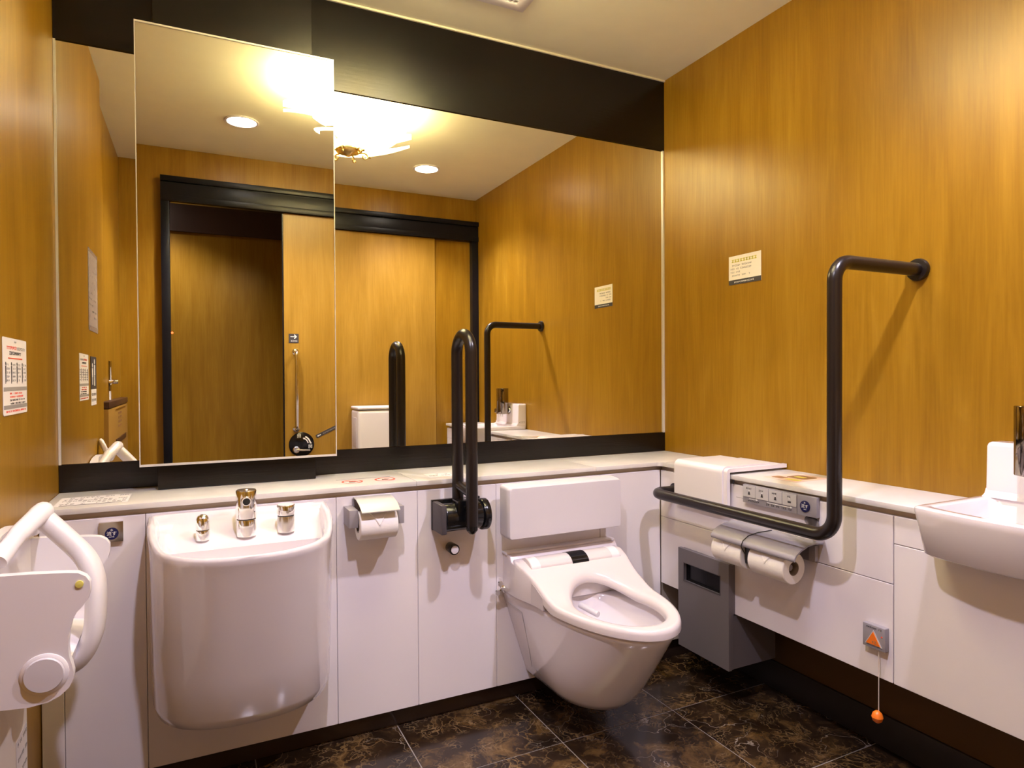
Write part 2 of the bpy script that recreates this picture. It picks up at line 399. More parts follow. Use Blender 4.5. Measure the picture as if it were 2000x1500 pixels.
downlight('downlight', -2.02, -2.62, 'round recessed downlight in the passage outside the open doorway', 22)
def chandelier():
    cx, cy = -1.11, -.80
    t = thing('ceiling_lamp', (cx, cy, HC), 'glowing flower-shaped glass ceiling lamp with a brass hub', 'ceiling lamp')
    ob('ceiling_plate', lathe(B_(), [(.0001, 0), (.10, 0), (.10, -.012), (.085, -.022), (.0001, -.024)], (cx, cy, HC), seg=32), 'gold', t)
    ob('stem', lathe(B_(), [(.012, 0), (.012, -.14)], (cx, cy, HC-.02), seg=16), 'gold', t)
    def petal(a0, sweep, r0, r1, z0, z1, wmax, tilt, mat, thick=.004, n=14, k=.55, cup=.02, name='glass_petal'):
        top, bot = [], []
        for i in range(n+1):
            s = i/n; a = a0+sweep*s**1.3; r = r0+(r1-r0)*s
            wd = wmax*(math.sin(PI*min(1, s**k*.94+.06)))**.8
            z = z0+(z1-z0)*s**1.5
            c = Vector((cx+r*math.cos(a), cy+r*math.sin(a), z)); ta = Vector((-math.sin(a), math.cos(a), tilt)).normalized()
            row = []
            for q in (-1, -.5, 0, .5, 1):
                p = c+ta*(wd*q*.5); p.z += cup*q*q; row.append(p)
            top.append(row)
        bm = B_()
        A = [[bm.verts.new(p+Vector((0, 0, thick/2))) for p in r] for r in top]; Bv = [[bm.verts.new(p-Vector((0, 0, thick/2))) for p in r] for r in top]
        for G in (A, Bv):
            for i in range(n):
                for j in range(4): bm.faces.new((G[i][j], G[i][j+1], G[i+1][j+1], G[i+1][j]))
        for i in range(n):
            for j in (0, 4): bm.faces.new((A[i][j], A[i+1][j], Bv[i+1][j], Bv[i][j]))
        for i in (0, n):
            for j in range(4): bm.faces.new((A[i][j], A[i][j+1], Bv[i][j+1], Bv[i][j]))
        return ob(name, bm, mat, t, smooth=60)
    for i in range(8): petal(2*PI*i/8+.2, .35, .06, .325, 2.108, 2.178, .21, .12, 'lamp_glass', cup=.020)
    for i in range(7): petal(2*PI*i/7, .75, .04, .30, 2.062, 2.125, .085, .3, 'lamp_glass_thin', cup=.008, name='glass_blade')
    ob('hub', lathe(B_(), [(.0001, -.048), (.012, -.046), (.022, -.036), (.05, -.03), (.056, -.022), (.05, -.014), (.03, -.008), (.024, .02), (.03, .05), (.0001, .06)], (cx, cy, 2.075), seg=32), 'gold', t)
    for i in range(6):
        a = 2*PI*i/6; d = Vector((math.cos(a), math.sin(a), 0)); c = Vector((cx, cy, 2.05))
        path = [c+d*.045]
        for k in range(15):
            th = k/14*1.6*PI; rr = .014*(1-.35*k/14)
            path.append(c+d*(.075+rr*math.sin(th))+Vector((0, 0, -.014+rr*math.cos(th)*1.0)))
        ob('scroll', tube(B_(), path, .0035, 8), 'gold', t)
        ob('ball', lathe(B_(), [(.0001, -.006), (.004, -.0045), (.006, 0), (.004, .0045), (.0001, .006)], (*(c+d*.098)[:2], 2.036), seg=12), 'gold', t)
    for i in range(5):
        a = 2*PI*i/5+.5
        ob('bulb', lathe(B_(), [(.0001, -.022), (.011, -.018), (.016, 0), (.012, .016), (.008, .03)], (cx+.12*math.cos(a), cy+.12*math.sin(a), 2.19), seg=12), 'lamp_glass', t)
chandelier()

# ================================================================== BOXED LEDGE ROUND TWO WALLS
PT, PB, PBR, gp = .706, .065, .302, .0006
t = thing('lining_cabinet', (-1.15, YP, 0), 'white laminate panelled low cabinet below the wide mirror', 'cabinet')
XS = [WL+.001, -2.019, -1.846, -1.378, -1.141, -.884, -.494, XP-.001]
for a, b in zip(XS, XS[1:]):
    ob('panel', bx(a+gp, b-gp, YP, YP+.016, PB, PT, bev=.0012, seg=1), 'white_panel', t)
ob('carcass', bx(WL+.001, -.014, YP+.018, -.001, .074, ZC-.0145), 'fascia', t, smooth=0)
t = thing('lining_cabinet', (XP, -1.1, PBR), 'white laminate panelled low cabinet along the oak wall, raised off the floor', 'cabinet')
for (y0, y1, z0, z1) in ((-1.128, YP-.001, .5412, PT), (-1.128, YP-.001, PBR, .540), (-1.2275, -1.130, .6395, PT), (-1.93, -1.5425, .6395, PT), (-1.93, -1.130, PBR, .6383)):
    ob('panel', bx(XP, XP+.016, y0+gp*.6, y1-gp*.6, z0+gp*.3, z1-gp*.3, bev=.001, seg=1), 'white_panel', t)
ob('carcass', bx(XP+.018, -.0135, -1.2275, YP+.014, PBR+.002, ZC-.0145), 'fascia', t, smooth=0)
ob('carcass', bx(XP+.018, -.0135, -1.93, -1.2277, PBR+.002, .638), 'fascia', t, smooth=0)
ob('carcass', bx(XP+.018, -.0135, -1.93, -1.5425, .6385, ZC-.0145), 'fascia', t, smooth=0)
ob('joint_line', bx(XP-.0004, XP+.001, -.668, -.628, .668, .6692), 'ink_grey', t, smooth=0)
t = thing('worktop', (-.9, -.14, ZC-.014), 'pale stone-look worktop ledge below the mirror and along the oak wall', 'worktop')
for (x0, x1, y0, y1) in ((WL+.0012, -1.1455, YCF, -.0065), (-1.1445, -.5145, YCF, -.0065), (-.5135, -.0005, YCF, -.0065)):
    ob('slab', bx(x0, x1, y0, y1, ZC-.014, ZC, bev=.0015, seg=2), 'counter_stone', t)
ob('slab', bx(XCF, -.0005, -1.228, YCF-.0006, ZC-.014, ZC, bev=.0015, seg=2), 'counter_stone', t)
ob('slab', bx(XCF, -.0005, -1.93, -1.5425, ZC-.014, ZC, bev=.0015, seg=2), 'counter_stone', t)
# rounded inner corner of the ledge top
bm = B_(); cc = (XCF-.016, YCF-.016)
prism(bm, [(XCF, YCF), (XCF-.016, YCF)]+[(cc[0]+.016*math.sin(R(90*k/6)), cc[1]+.016*math.cos(R(90*k/6))) for k in range(7)], (0, 0, ZC-.0139), (1, 0, 0), (0, 1, 0), .0137)
ob('corner_fillet', bm, 'counter_stone', t)

# ================================================================== MIRRORS
t = tag(ob('wall_mirror', bx(WL+.0065, -.0085, 0, .0055, ZST+.001, ZBB-.001), 'mirror', smooth=0), 'wide frameless wall mirror between the dark boards', 'mirror')
t = thing('raised_mirror', (-1.606, -.1, 1.4065), 'tall raised mirror with thin silver edge above the apron basin', 'mirror')
MX0, MX1, MZ0, MZ1, MY = -1.869, -1.343, .804, 2.009, -.1
ob('glass', bx(MX0+.003, MX1-.003, MY, MY+.006, MZ0+.006, MZ1-.006), 'mirror', t, smooth=0)
ob('backing', bx(MX0+.004, MX1-.004, MY+.0065, -.088, MZ0+.006, MZ1-.006), 'black_matte', t, smooth=0)
for a in ((MX0, MX1, MZ1-.005, MZ1), (MX0, MX1, MZ0, MZ0+.006), (MX0, MX0+.0025, MZ0+.006, MZ1-.005), (MX1-.0025, MX1, MZ0+.006, MZ1-.005)):
    ob('edge', bx(a[0], a[1], MY-.002, -.088, a[2], a[3]), 'silver_edge', t, smooth=0)
t.rotation_euler = (R(.30), 0, 0)

# ================================================================== APRON BASIN (left)
def dring(cx, hw, yb, yf, z, n=28, pw=2.5, zb=None):
    """D-shaped ring: flat back at yb, bowed front at yf"""
    pts = []
    for k in range(n+1):
        a = PI*k/n
        c, s = math.cos(a), math.sin(a)
        x = cx-hw*math.copysign(abs(c)**(2/pw), c); d = abs(s)**(2/pw)
        pts.append(Vector((x, yb+(yf-yb)*d, z if zb is None else zb+(z-zb)*min(1, d*1.6))))
    nb = 10
    for k in range(1, nb):
        pts.append(Vector((cx+hw-2*hw*k/nb, yb, z if zb is None else zb)))
    return pts
def apron_basin():
    cx, hw, yb = -1.622, .219, YP-.0006
    t = thing('apron_basin', (cx, yb, .22), 'white ceramic apron basin with deep bowed front below the raised mirror', 'basin')
    rs = [dring(cx, hw-.07, yb, -.41, .226), dring(cx, hw-.03, yb, -.462, .224), dring(cx, hw-.012, yb, -.487, .234), dring(cx, hw-.006, yb, -.50, .258),
          dring(cx, hw-.004, yb, -.528, .36), dring(cx, hw-.003, yb, -.562, .50), dring(cx, hw-.003, yb, -.588, .60, zb=.62), dring(cx, hw-.001, yb, -.598, .636, zb=.675),
          dring(cx, hw+.0, yb, -.602, .648, zb=.690), dring(cx, hw-.003, yb-.001, -.601, .655, zb=.698), dring(cx, hw-.010, yb-.006, -.596, .657, zb=.7015),
          dring(cx, hw-.018, yb-.012, -.588, .653, zb=.697), dring(cx, hw-.024, yb-.018, -.580, .638, zb=.685),
          dring(cx, hw-.030, yb-.045, -.572, .618, zb=.656), dring(cx, hw-.036, yb-.13, -.562, .59, zb=.630),
          dring(cx, hw-.05, yb-.125, -.54, .53, zb=.55), dring(cx, hw-.10, yb-.15, -.50, .50, zb=.50), dring(cx, .02, -.44, -.47, .496)]
    ob('body', rings(B_(), rs), 'ceramic', t, smooth=60)
    ob('drain', lathe(B_(), [(.0001, .003), (.016, .003), (.02, .0)], (cx, -.455, .4965), seg=20), 'chrome', t)
    pl = Plane((cx+.115, yb-.0185, .672), (1, 0, 0), (0, .6, 1)); pl.glyphs('printed_mark', 0, .055, 0, .006, 'ink_grey', t, z=.002)
    return cx
apron_basin()
def tap_faucet():
    x, y = -1.618, -.352
    t = thing('faucet', (x, y, .646), 'tall chrome cylinder faucet with a round spout hole on the apron basin', 'faucet')
    ob('base', cyl(B_(), (x, y, .646), (x, y, .688), .0235, seg=36, bev=.001), 'chrome', t)
    ob('seam_ring', cyl(B_(), (x, y, .688), (x, y, .6905), .0225, seg=36), 'ink', t)
    ob('column', cyl(B_(), (x, y, .6905), (x, y, .761), .0245, seg=36, bev=.002), 'chrome', t)
    ob('cap', lathe(B_(), [(.023, 0), (.0225, .0012), (.008, .0015), (.007, .003), (.0001, .0034)], (x, y, .761), seg=36), 'chrome_soft', t)
    d = Vector((-.02, -1, -.15)).normalized(); p = Vector((x-.001, y-.0205, .737))
    ob('spout_rim', cyl(B_(), p, p+d*.0065, .0125, .0115, seg=24), 'chrome', t)
    ob('spout_hole', cyl(B_(), p+d*.005, p+d*.0068, .0088, seg=24), 'black_matte', t)
tap_faucet()
def tap_small():
    x, y = -1.718, -.352
    t = thing('soap_dispenser', (x, y, .646), 'small domed chrome spout left of the tall faucet on the apron basin', 'dispenser')
    ob('base', cyl(B_(), (x, y, .646), (x, y, .671), .0155, seg=28, bev=.001), 'chrome', t)
    ob('seam_ring', cyl(B_(), (x, y, .671), (x, y, .6728), .0148, seg=28), 'ink', t)
    ob('dome', lathe(B_(), [(.016, 0), (.0162, .018), (.015, .026), (.011, .033), (.005, .0365), (.0001, .037)], (x, y, .6728), seg=28), 'chrome', t)
    d = Vector((0, -1, -.1)).normalized(); p = Vector((x, y-.0145, .682))
    ob('nozzle', cyl(B_(), p, p+d*.005, .0045, .0038, seg=16), 'chrome', t)
    x, y = -1.523, -.352
    t = thing('push_valve', (x, y, .646), 'short chrome push-button valve right of the tall faucet on the apron basin', 'valve')
    ob('base', cyl(B_(), (x, y, .646), (x, y, .6875), .0215, seg=32, bev=.001), 'chrome_soft', t)
    ob('seam_ring', cyl(B_(), (x, y, .6875), (x, y, .690), .0205, seg=32), 'ink', t)
    b = ob('button', cyl(B_(), (x, y, .690), (x, y, .7155), .0225, seg=32, bev=.0015), 'chrome', t)
    ob('button_top', cyl(B_(), (x, y, .7155), (x, y, .7165), .0195, seg=32), 'plastic_white', b)
    pl = Plane((x+.002, y-.0226, .700), (1, 0, 0), (0, 0, 1)); pl.sheet('mark', circ(0, 0, .004, 16), 'chrome_soft', t)
tap_small()

# ================================================================== BUTTON PLATES
def flush_disc(pl, cx, cy, r, parent, top=None):
    d = pl.sheet('round_button', circ(cx, cy, r), 'navy', parent, t=.0025)
    pl.text('lettering', '流す', r*.75, cx, cy-r*.02, 'white_mark', d, z=.0026)
    pl.text('lettering', '水', r*.42, cx, cy+r*.6, 'white_mark', d, z=.0026)
    pl.glyphs('lettering', cx-r*.4, cx+r*.4, cy-r*.62, r*.2, 'white_mark', d, z=.0026)
t = thing('flush_switch', (-1.918, YP, .647), 'square metal switch plate with navy flush button left of the apron basin', 'switch')
ob('plate', bx(-1.944, -1.893, YP-.011, YP-.0002, .647, .696, bev=.0015), 'chrome_soft', t)
flush_disc(Plane((-1.917, YP-.011, .668), (1, 0, 0), (0, 0, 1)), 0, 0, .0145, t)
t = thing('control_panel', (XP, -.8, .661), 'long grey washlet control panel with four keys and navy flush button', 'control panel')
ob('plate', bx(XP-.014, XP-.0002, -.927, -.668, .661, .716, bev=.002), 'satin_grey', t)
pl = Plane((XP-.014, -.668, .661), (0, -1, 0), (0, 0, 1))
for i in range(4):
    x0 = .003+i*.0485
    k = pl.sheet('key', rrect(x0, x0+.0465, .019, .053, .002), 'steel_plate', t, t=.0015)
    pl.glyphs('lettering', x0+.012, x0+.034, .042, .0055, 'ink', k, z=.0016)
    pl.sheet('pictogram', [(x0+.019, .026), (x0+.028, .026), (x0+.0255, .036), (x0+.0215, .036)] if i < 3 else rect(x0+.018, x0+.029, .027, .032), 'ink', k, z=.0016, t=.0003)
    pl.sheet('pictogram_light', circ(x0+.0235, .038, .0022, 12), 'white_mark', k, z=.0016, t=.0003)
pl.sheets('divider', [rect(.196, .1972, .001, .054)], 'ink', t)
for q, (a, b) in enumerate(((.022, .062), (.09, .185))):
    pl.glyphs('lettering', a, b, .006, .006, 'ink', t, z=.0003)
    pl.sheets('arrow_mark', [rect(a+.004, b-.01, .0135, .0150), [(b-.01, .011), (b-.003, .0143), (b-.01, .0175)]], 'white_mark', t, z=.0003)
flush_disc(pl, .2235, .0265, .0155, t)

# ================================================================== PAPER HOLDERS AND ROLLS
def paper_roll(name, ax, c, half, r, label, group, rc=.019, facing=1, wedge=True):
    """ax: unit axis, c: centre; folded end on the front"""
    ax = Vector(ax); c = Vector(c)
    t = thing(name, c-Vector((0, 0, r)), label, 'toilet paper', group)
    an = 'x' if abs(ax.x) > .5 else 'y'
    prof = [(rc, -half), (r-.002, -half), (r, -half+.002), (r, half-.002), (r-.002, half), (rc, half), (rc, -half)]
    ob('paper', lathe(B_(), prof, c, an, seg=48, cap=False), 'paper', t, smooth=40)
    prof = [(rc-.0015, -half+.0005), (rc-.0002, -half+.0005), (rc-.0002, half-.0005), (rc-.0015, half-.0005), (rc-.0015, -half+.0005)]
    ob('core', lathe(B_(), prof, c, an, seg=32, cap=False), 'paper_core', t)
    # folded triangular end lying on the roll
    out = Vector((0, -1, 0)) if an == 'x' else Vector((-1, 0, 0)); lat = Vector((1, 0, 0)) if an == 'x' else Vector((0, -1, 0))
    bm = B_(); rows = []
    for (rr, lim) in ((r+.0006, 1), (r+.0022, 1)):
        row = []
        for i in range(9):
            s = i/8; th = R(78-72*s); hw = half*.62*(1-s)+.001
            p = c+(out*math.cos(th)+Vector((0, 0, 1))*math.sin(th))*rr
            row.append((p-lat*hw, p+lat*hw))
        rows.append(row)
    V = [[(bm.verts.new(a), bm.verts.new(b)) for a, b in row] for row in rows]
    for row in V:
        for i in range(8): bm.faces.new((row[i][0], row[i][1], row[i+1][1], row[i+1][0]))
    for i in range(8):
        for s in (0, 1): bm.faces.new((V[0][i][s], V[0][i+1][s], V[1][i+1][s], V[1][i][s]))
    for i in (0, 8): bm.faces.new((V[0][i][0], V[0][i][1], V[1][i][1], V[1][i][0]))
    ob('folded_end', bm, 'paper', t, smooth=0)
    # the shadowed overlap beside the fold: two narrow creases standing off the roll
    for s in (-1, 1):
        pts = []
        for i in range(7):
            q = i/6; th = R(80-70*q); hw = half*.62*(1-q)
            pts.append(c+(out*math.cos(th)+Vector((0, 0, 1))*math.sin(th))*(r+.0012)+lat*(s*hw))
        ob('crease', tube(B_(), pts, .002, 6), 'paper', t)
def single_holder():
    t = thing('paper_holder', (-1.275, YP, .61), 'satin metal toilet paper holder with flap between apron basin and fold-up bar', 'paper holder')
    for x0, x1 in ((-1.358, -1.334), (-1.226, -1.204)):
        ob('bracket', bx(x0, x1, -.342, YP-.0002, .632, .681, bev=.0015), 'satin_grey', t)
    ob('back_plate', bx(-1.334, -1.226, YP-.004, YP-.0002, .66, .70), 'satin_grey', t)
    bm = B_(); prof = [(YP-.002, .7045), (-.30, .7035), (-.345, .694), (-.376, .679)]
    prism(bm, [(-.003-y+YP, z) for y, z in prof]+[(-.003-y+YP, z-.0022) for y, z in prof[::-1]], (-1.331, YP-.003, 0), (0, -1, 0), (0, 0, 1), -.106)
    ob('flap', bm, 'steel_plate', t)
    ob('spindle', cyl(B_(), (-1.334, -.326, .643), (-1.226, -.326, .643), .008), 'satin_grey', t)
single_holder()
paper_roll('toilet_roll', (1, 0, 0), (-1.2795, -.326, .634), .0525, .040, 'toilet roll with folded end in the metal holder beside the apron basin', 'toilet rolls', rc=.0195)
def double_holder():
    t = thing('double_paper_holder', (XP, -.77, .50), 'grey double toilet paper holder with long curved flap on the oak-side ledge', 'paper holder')
    prof = [(XP-.001, .597), (-.262, .600), (-.292, .597), (-.320, .588), (-.338, .577), (-.345, .568), (-.346, .562)]
    pts = [(-x, z) for x, z in prof]; inn = [(-x-.0028 if i > 2 else -x, z-.0035) for i, (x, z) in enumerate(prof)]
    bm = B_(); prism(bm, pts+inn[::-1], (0, -.628, 0), (-1, 0, 0), (0, 0, 1), -.0001)
    bm.free(); bm = B_(); prism(bm, pts+inn[::-1], (0, -.938, 0), (-1, 0, 0), (0, 0, 1), .302)
    f = ob('flap', bm, 'satin_grey', t, smooth=50)
    ob('back_plate', bx(XP-.006, XP-.0002, -.92, -.645, .54, .594, bev=.001), 'satin_grey', t)
    ob('centre_arm', bx(-.322, XP-.004, -.7715, -.7465, .505, .556, bev=.004), 'grab_brown', t)
    ob('spindle', cyl(B_(), (-.298, -.648, .5255), (-.298, -.885, .5255), .0085), 'satin_grey', t)
    ob('end_arm', bx(-.252, XP-.005, -.925, -.905, .545, .588, bev=.002), 'satin_grey', t)
    # thin black cord looped over the flap
    ob('band', tube(B_(), fillet([(-.262, -.79, .6025), (-.30, -.776, .5975), (-.325, -.764, .5885), (-.343, -.761, .576), (-.350, -.760, .560), (-.335, -.760, .538)], .01, 4), .0013, 8), 'black_matte', t)
double_holder()
paper_roll('toilet_roll', (0, 1, 0), (-.298, -.687, .5255), .0575, .0415, 'toilet roll on the double holder, the one nearer the toilet', 'toilet rolls')
paper_roll('toilet_roll', (0, 1, 0), (-.298, -.835, .5255), .0615, .0425, 'toilet roll on the double holder showing its open end and core', 'toilet rolls')

# ================================================================== GRAB BARS
def l_bar():
    t = thing('grab_bar', (XP, -.7, .627), 'dark brown L-shaped grab bar on the oak wall beside the toilet', 'grab bar')
    r = .0172
    path = fillet([(XP-.002, -.345, .645), (-.331, -.345, .645), (-.331, -1.044, .645), (-.331, -1.044, 1.321), (-.002, -1.044, 1.321)], [.0, .042, .055, .05, 0], 10)
    ob('bar', tube(B_(), path, r, 20), 'grab_brown', t, smooth=60)
    ob('flange', lathe(B_(), [(.0001, -.0006), (.029, -.0006), (.030, -.006), (.028, -.013), (.018, -.0145)], (0, -1.044, 1.321), 'x', seg=32), 'grab_brown', t)
    ob('flange', lathe(B_(), [(.0001, -.0006), (.024, -.0006), (.025, -.005), (.0175, -.008)], (XP, -.345, .645), 'x', seg=32), 'grab_brown', t)
    bm = B_(); strip_tube(bm, [(XP-.001, -.900, .648), (-.27, -.935, .648), (-.331, -.985, .645)], [.022, .018, .014], [.012, .011, .011], (0, 1, .05))
    ob('bracket', bm, 'grab_brown', t)
l_bar()
def fold_bar():
    t = thing('fold_up_bar', (-1.02, YP, .57), 'dark brown fold-up U-shaped arm rest bar raised upright left of the toilet', 'grab bar')
    r = .0172; A = Vector((-1.024, -.296, 0)); Bn = Vector((-1.024, -.407, 0)); m = (A+Bn)/2; rad = (A-Bn).length/2; d = (A-Bn).normalized()
    zt = 1.112; path = [A+Vector((0, 0, .64))]
    for k in range(17):
        th = PI*k/16; path.append(m+d*(rad*math.cos(th))+Vector((0, 0, zt+rad*math.sin(th))))
    path.append(Bn+Vector((0, 0, .618)))
    ob('bar', tube(B_(), path, r, 20), 'grab_brown', t, smooth=60)
    ob('end_cap', lathe(B_(), [(.0165, .014), (.0165, 0), (.012, -.006), (.007, -.011), (.0001, -.012)], (Bn.x, Bn.y, .606), seg=20), 'black_gloss', t)
    bm = B_(); strip_tube(bm, [A+Vector((0, 0, .722)), (m.x, m.y, .714), Bn+Vector((0, 0, .706))], .0125, .012, (.3, 0, 1))
    ob('link', bm, 'grab_brown', t)
    ob('wall_plate', bx(-1.10, -.945, YP-.014, YP-.0002, .586, .676, bev=.002), 'black_gloss', t)
    ob('side_plate', bx(-1.10, -1.083, YP-.095, YP-.0145, .588, .674, bev=.004), 'bin_dark', t)
    ob('hinge_drum', cyl(B_(), (-1.083, -.326, .631), (-.966, -.326, .631), .041, seg=32, bev=.003), 'black_gloss', t)
    ob('hinge_disc', cyl(B_(), (-.966, -.326, .631), (-.944, -.326, .631), .047, seg=32, bev=.004), 'black_gloss', t)
    ob('ear', bx(-1.052, -1.004, -.368, -.318, .64, .684, bev=.006), 'black_gloss', t)
    ob('bolt', cyl(B_(), (-1.028, -.368, .664), (-1.028, -.372, .664), .005, seg=12), 'chrome', t)
fold_bar()
t = thing('bar_stop', (-1.039, YP, .51), 'small black round door-stop bumper with grey cap below the fold-up bar', 'bumper')
ob('body', cyl(B_(), (-1.039, YP-.0002, .527), (-1.039, YP-.04, .527), .0155, .0165, seg=28, bev=.002), 'black_gloss', t)
ob('cap', cyl(B_(), (-1.039, YP-.04, .527), (-1.039, YP-.0425, .527), .012, seg=28, bev=.0008), 'plastic_white', t)

# ================================================================== TOILET
XT = -.662
def tw(u, v, z): return Vector((XT+v, YP-u, z))
def smooth01(x): x = max(0, min(1, x)); return x*x*(3-2*x)
def seat_z(u): return .398+.079*smooth01((.30-u)/.245)
def seat_half(u):
    if u > .2: return .178*math.sqrt(max(0, 1-((u-.2)/.35)**2))
    return .178+.021*smooth01((.2-u)/.14)
def toilet():
    t = thing('toilet', (XT, YP, .05), 'wall-hung white toilet with seat down below the padded backrest', 'toilet')
    # bowl: D rings from rim to underside
    def ring(z, uf, wm, wr, um, n=22, u0=.001):
        left = []
        for k in range(6): s = k/6; left.append((u0+(um-u0)*s, wr+(wm-wr)*smooth01(s)))
        for k in range(n+1):
            a = PI/2*k/n; left.append((um+(uf-um)*math.sin(a), wm*math.cos(a)))
        pts = [tw(u, -v, z) for u, v in left]+[tw(u, v, z) for u, v in left[-2::-1]]
        for k in range(1, 6): pts.append(tw(u0, wr-2*wr*k/6, z))
        return pts
    def inner(z, a, b_, cu_):
        n_ = len(ring(z, .5, .1, .1, .2)); m_ = n_-5; out = []
        for k in range(n_):
            an = R(160-320*k/(m_-1)) if k < m_ else R(-160-40*(k-m_+1)/6)
            out.append(tw(cu_+a*math.cos(an), -b_*math.sin(an), z))
        return out
    rs = [ring(.086, .18, .05, .085, .09), ring(.087, .25, .075, .105, .13), ring(.091, .305, .098, .113, .16), ring(.1005, .338, .1155, .119, .187), ring(.1241, .362, .1343, .1265, .199), ring(.1477, .380, .1474, .1338, .2), ring(.1713, .397, .1561, .1412, .2),
          ring(.1949, .415, .1616, .1485, .2), ring(.2185, .432, .165, .156, .2), ring(.2421, .449, .167, .1632, .2), ring(.2656, .466, .168, .171, .2), ring(.2892, .483, .1685, .178, .2), ring(.3128, .500, .169, .185, .2), ring(.334, .5155, .1692, .192, .2),
          ring(.350, .528, .1696, .197, .2), ring(.358, .5315, .170, .199, .2), ring(.363, .530, .1685, .199, .2), ring(.3665, .523, .163, .197, .2),
          *[inner(z, a, b_, cu_) for z, a, b_, cu_ in ((.3665, .192, .138, .33), (.36, .184, .132, .33), (.32, .172, .122, .325), (.27, .15, .105, .32), (.22, .115, .08, .31), (.18, .06, .04, .30))]]
    ob('bowl', rings(B_(), rs), 'ceramic', t, smooth=50)
    # water in the bowl
    ob('water', rings(B_(), [inner(.2215, .1145, .0795, .31), inner(.2225, .1165, .0815, .31)]), 'water', t)
    # washlet base with flat sides
    us = [.001, .02, .045, .058, .09, .12, .15, .160]; rs_ = []; arms = {-1: [], 1: []}
    for u in us+[.1605, .18, .205, .222]:
        hw = seat_half(max(u, .05))+.0005; zt_ = .489 if u < .05 else min(.486, seat_z(u)-.006); zt_ = max(zt_, .378)
        e = .006
        if u > .16:
            for sg in (-1, 1): arms[sg].append([tw(u, sg*v, z) for v, z in ((.135, .369), (.135, zt_-.004), (hw-e, zt_-.002), (hw, zt_-e), (hw, .369))])
            continue
        rs_.append([tw(u, v, z) for v, z in ((-hw, .369), (-hw, zt_-e), (-hw+e*.3, zt_-e*.3), (-hw+e, zt_), (hw-e, zt_), (hw-e*.3, zt_-e*.3), (hw, zt_-e), (hw, .369))])
    ob('washlet_base', rings(B_(), rs_), 'seat_plastic', t)
    for sg in (-1, 1): ob('base_arm', rings(B_(), arms[sg]), 'seat_plastic', t)
    ob('rear_ledge', bx(XT-.203, XT+.203, YP-.034, YP-.0006, .486, .494, bev=.002), 'plastic_white', t)
    # seat with opening
    NN = 96; cu = .335
    def outer(a):
        # ray from the middle of the opening to the outline
        du, dv = math.cos(a), math.sin(a); lo, hi = 0, .6
        for _ in range(40):
            m = (lo+hi)/2; u, v = cu+du*m, dv*m
            ok = u > .048 and u < .55 and abs(v) < seat_half(u)
            if ok: lo = m
            else: hi = m
        return lo
    R_ = []
    seq = [(0, -.030), (.0, -.012), (-.003, -.003), (-.010, 0)]
    fr = [.12, .28, .44, .60, .76, .9]
    for (ins, dz) in seq:
        row = []
        for k in range(NN):
            a = 2*PI*k/NN; L = outer(a)+ins; u, v = cu+math.cos(a)*L, math.sin(a)*L
            row.append(tw(u, v, seat_z(u)+dz))
        R_.append(row)
    def hole(a): return 1/math.sqrt((math.cos(a)/.160)**2+(math.sin(a)/.112)**2)
    for f in fr:
        row = []
        for k in range(NN):
            a = 2*PI*k/NN; L0 = outer(a)-.010; L1 = hole(a)+.02; L = L0+(L1-L0)*f; u, v = cu+math.cos(a)*L, math.sin(a)*L
            row.append(tw(u, v, seat_z(u)-.001*f))
        R_.append(row)
    for (ex, dz) in ((.012, -.002), (.006, -.006), (.001, -.014), (0, -.024), (.003, -.030)):
        row = []
        for k in range(NN):
            a = 2*PI*k/NN; L = hole(a)+ex; u, v = cu+math.cos(a)*L, math.sin(a)*L
            row.append(tw(u, v, max(.369, seat_z(u)+dz)))
        R_.append(row)
    R_[0] = [Vector((p.x, p.y, max(p.z, .372))) for p in R_[0]]
    bm = B_(); rings(bm, R_, False, False)
    V = list(bm.verts); n = NN
    bm.verts.ensure_lookup_table()
    for k in range(n):
        j = (k+1) % n; bm.faces.new((bm.verts[k], bm.verts[j], bm.verts[(len(R_)-1)*n+j], bm.verts[(len(R_)-1)*n+k]))
    ob('seat', bm, 'seat_plastic', t, smooth=60)
    # rounded hinge cover with dark sensor window
    def half_roll(v0, v1, r, cu_, cz):
        rs = []
        for v in (v0, v1):
            rs.append([tw(cu_+r*math.cos(R(20+a*140/14)), v, cz+r*.75*math.sin(R(20+a*140/14))) for a in range(15)]+[tw(cu_-r*.9, v, cz-.02), tw(cu_+r*.9, v, cz-.02)])
        return rings(B_(), rs)
    cov = ob('hinge_cover', half_roll(-.163, .163, .042, .086, .4525), 'seat_plastic', t, smooth=40)
    ob('sensor_window', half_roll(-.018, .042, .0430, .0862, .4530), 'black_gloss', cov, smooth=40)
    for v0 in (-.160, .130): ob('hinge_tab', half_roll(v0, v0+.03, .0424, .086, .4528), 'plastic_white', cov, smooth=40)
    # side cover plate seam on the bowl, maker's mark, shut-off valve
    pts = [tw(.012, -.2015, .352), tw(.09, -.1955, .345), tw(.10, -.19, .30)]
    ob('side_seam', tube(B_(), [tw(.02, -.1925, .335), tw(.095, -.1815, .325), tw(.098, -.1605, .22), tw(.092, -.146, .15)], .0008, 6), 'ink_grey', t)
    pl = Plane(tw(.150, -.1625, .165), (.05, -1, 0), (-.45, 0, 1)); pl.glyphs('maker_mark', 0, .034, 0, .007, 'ink_grey', t, z=.0005, fill=1)
    v = ob('stop_valve', cyl(B_(), tw(.008, -.207, .385), tw(.03, -.212, .385), .0085, seg=16, bev=.001), 'chrome', t)
    for k in range(3):
        a = R(90+120*k+10); c = tw(.034, -.222+.016*math.cos(a), .385+.016*math.sin(a))
        ob('valve_wing', lathe(B_(), [(.0001, -.003), (.008, -.003), (.0095, 0), (.008, .003), (.0001, .003)], c, 'y', seg=16), 'chrome', v)
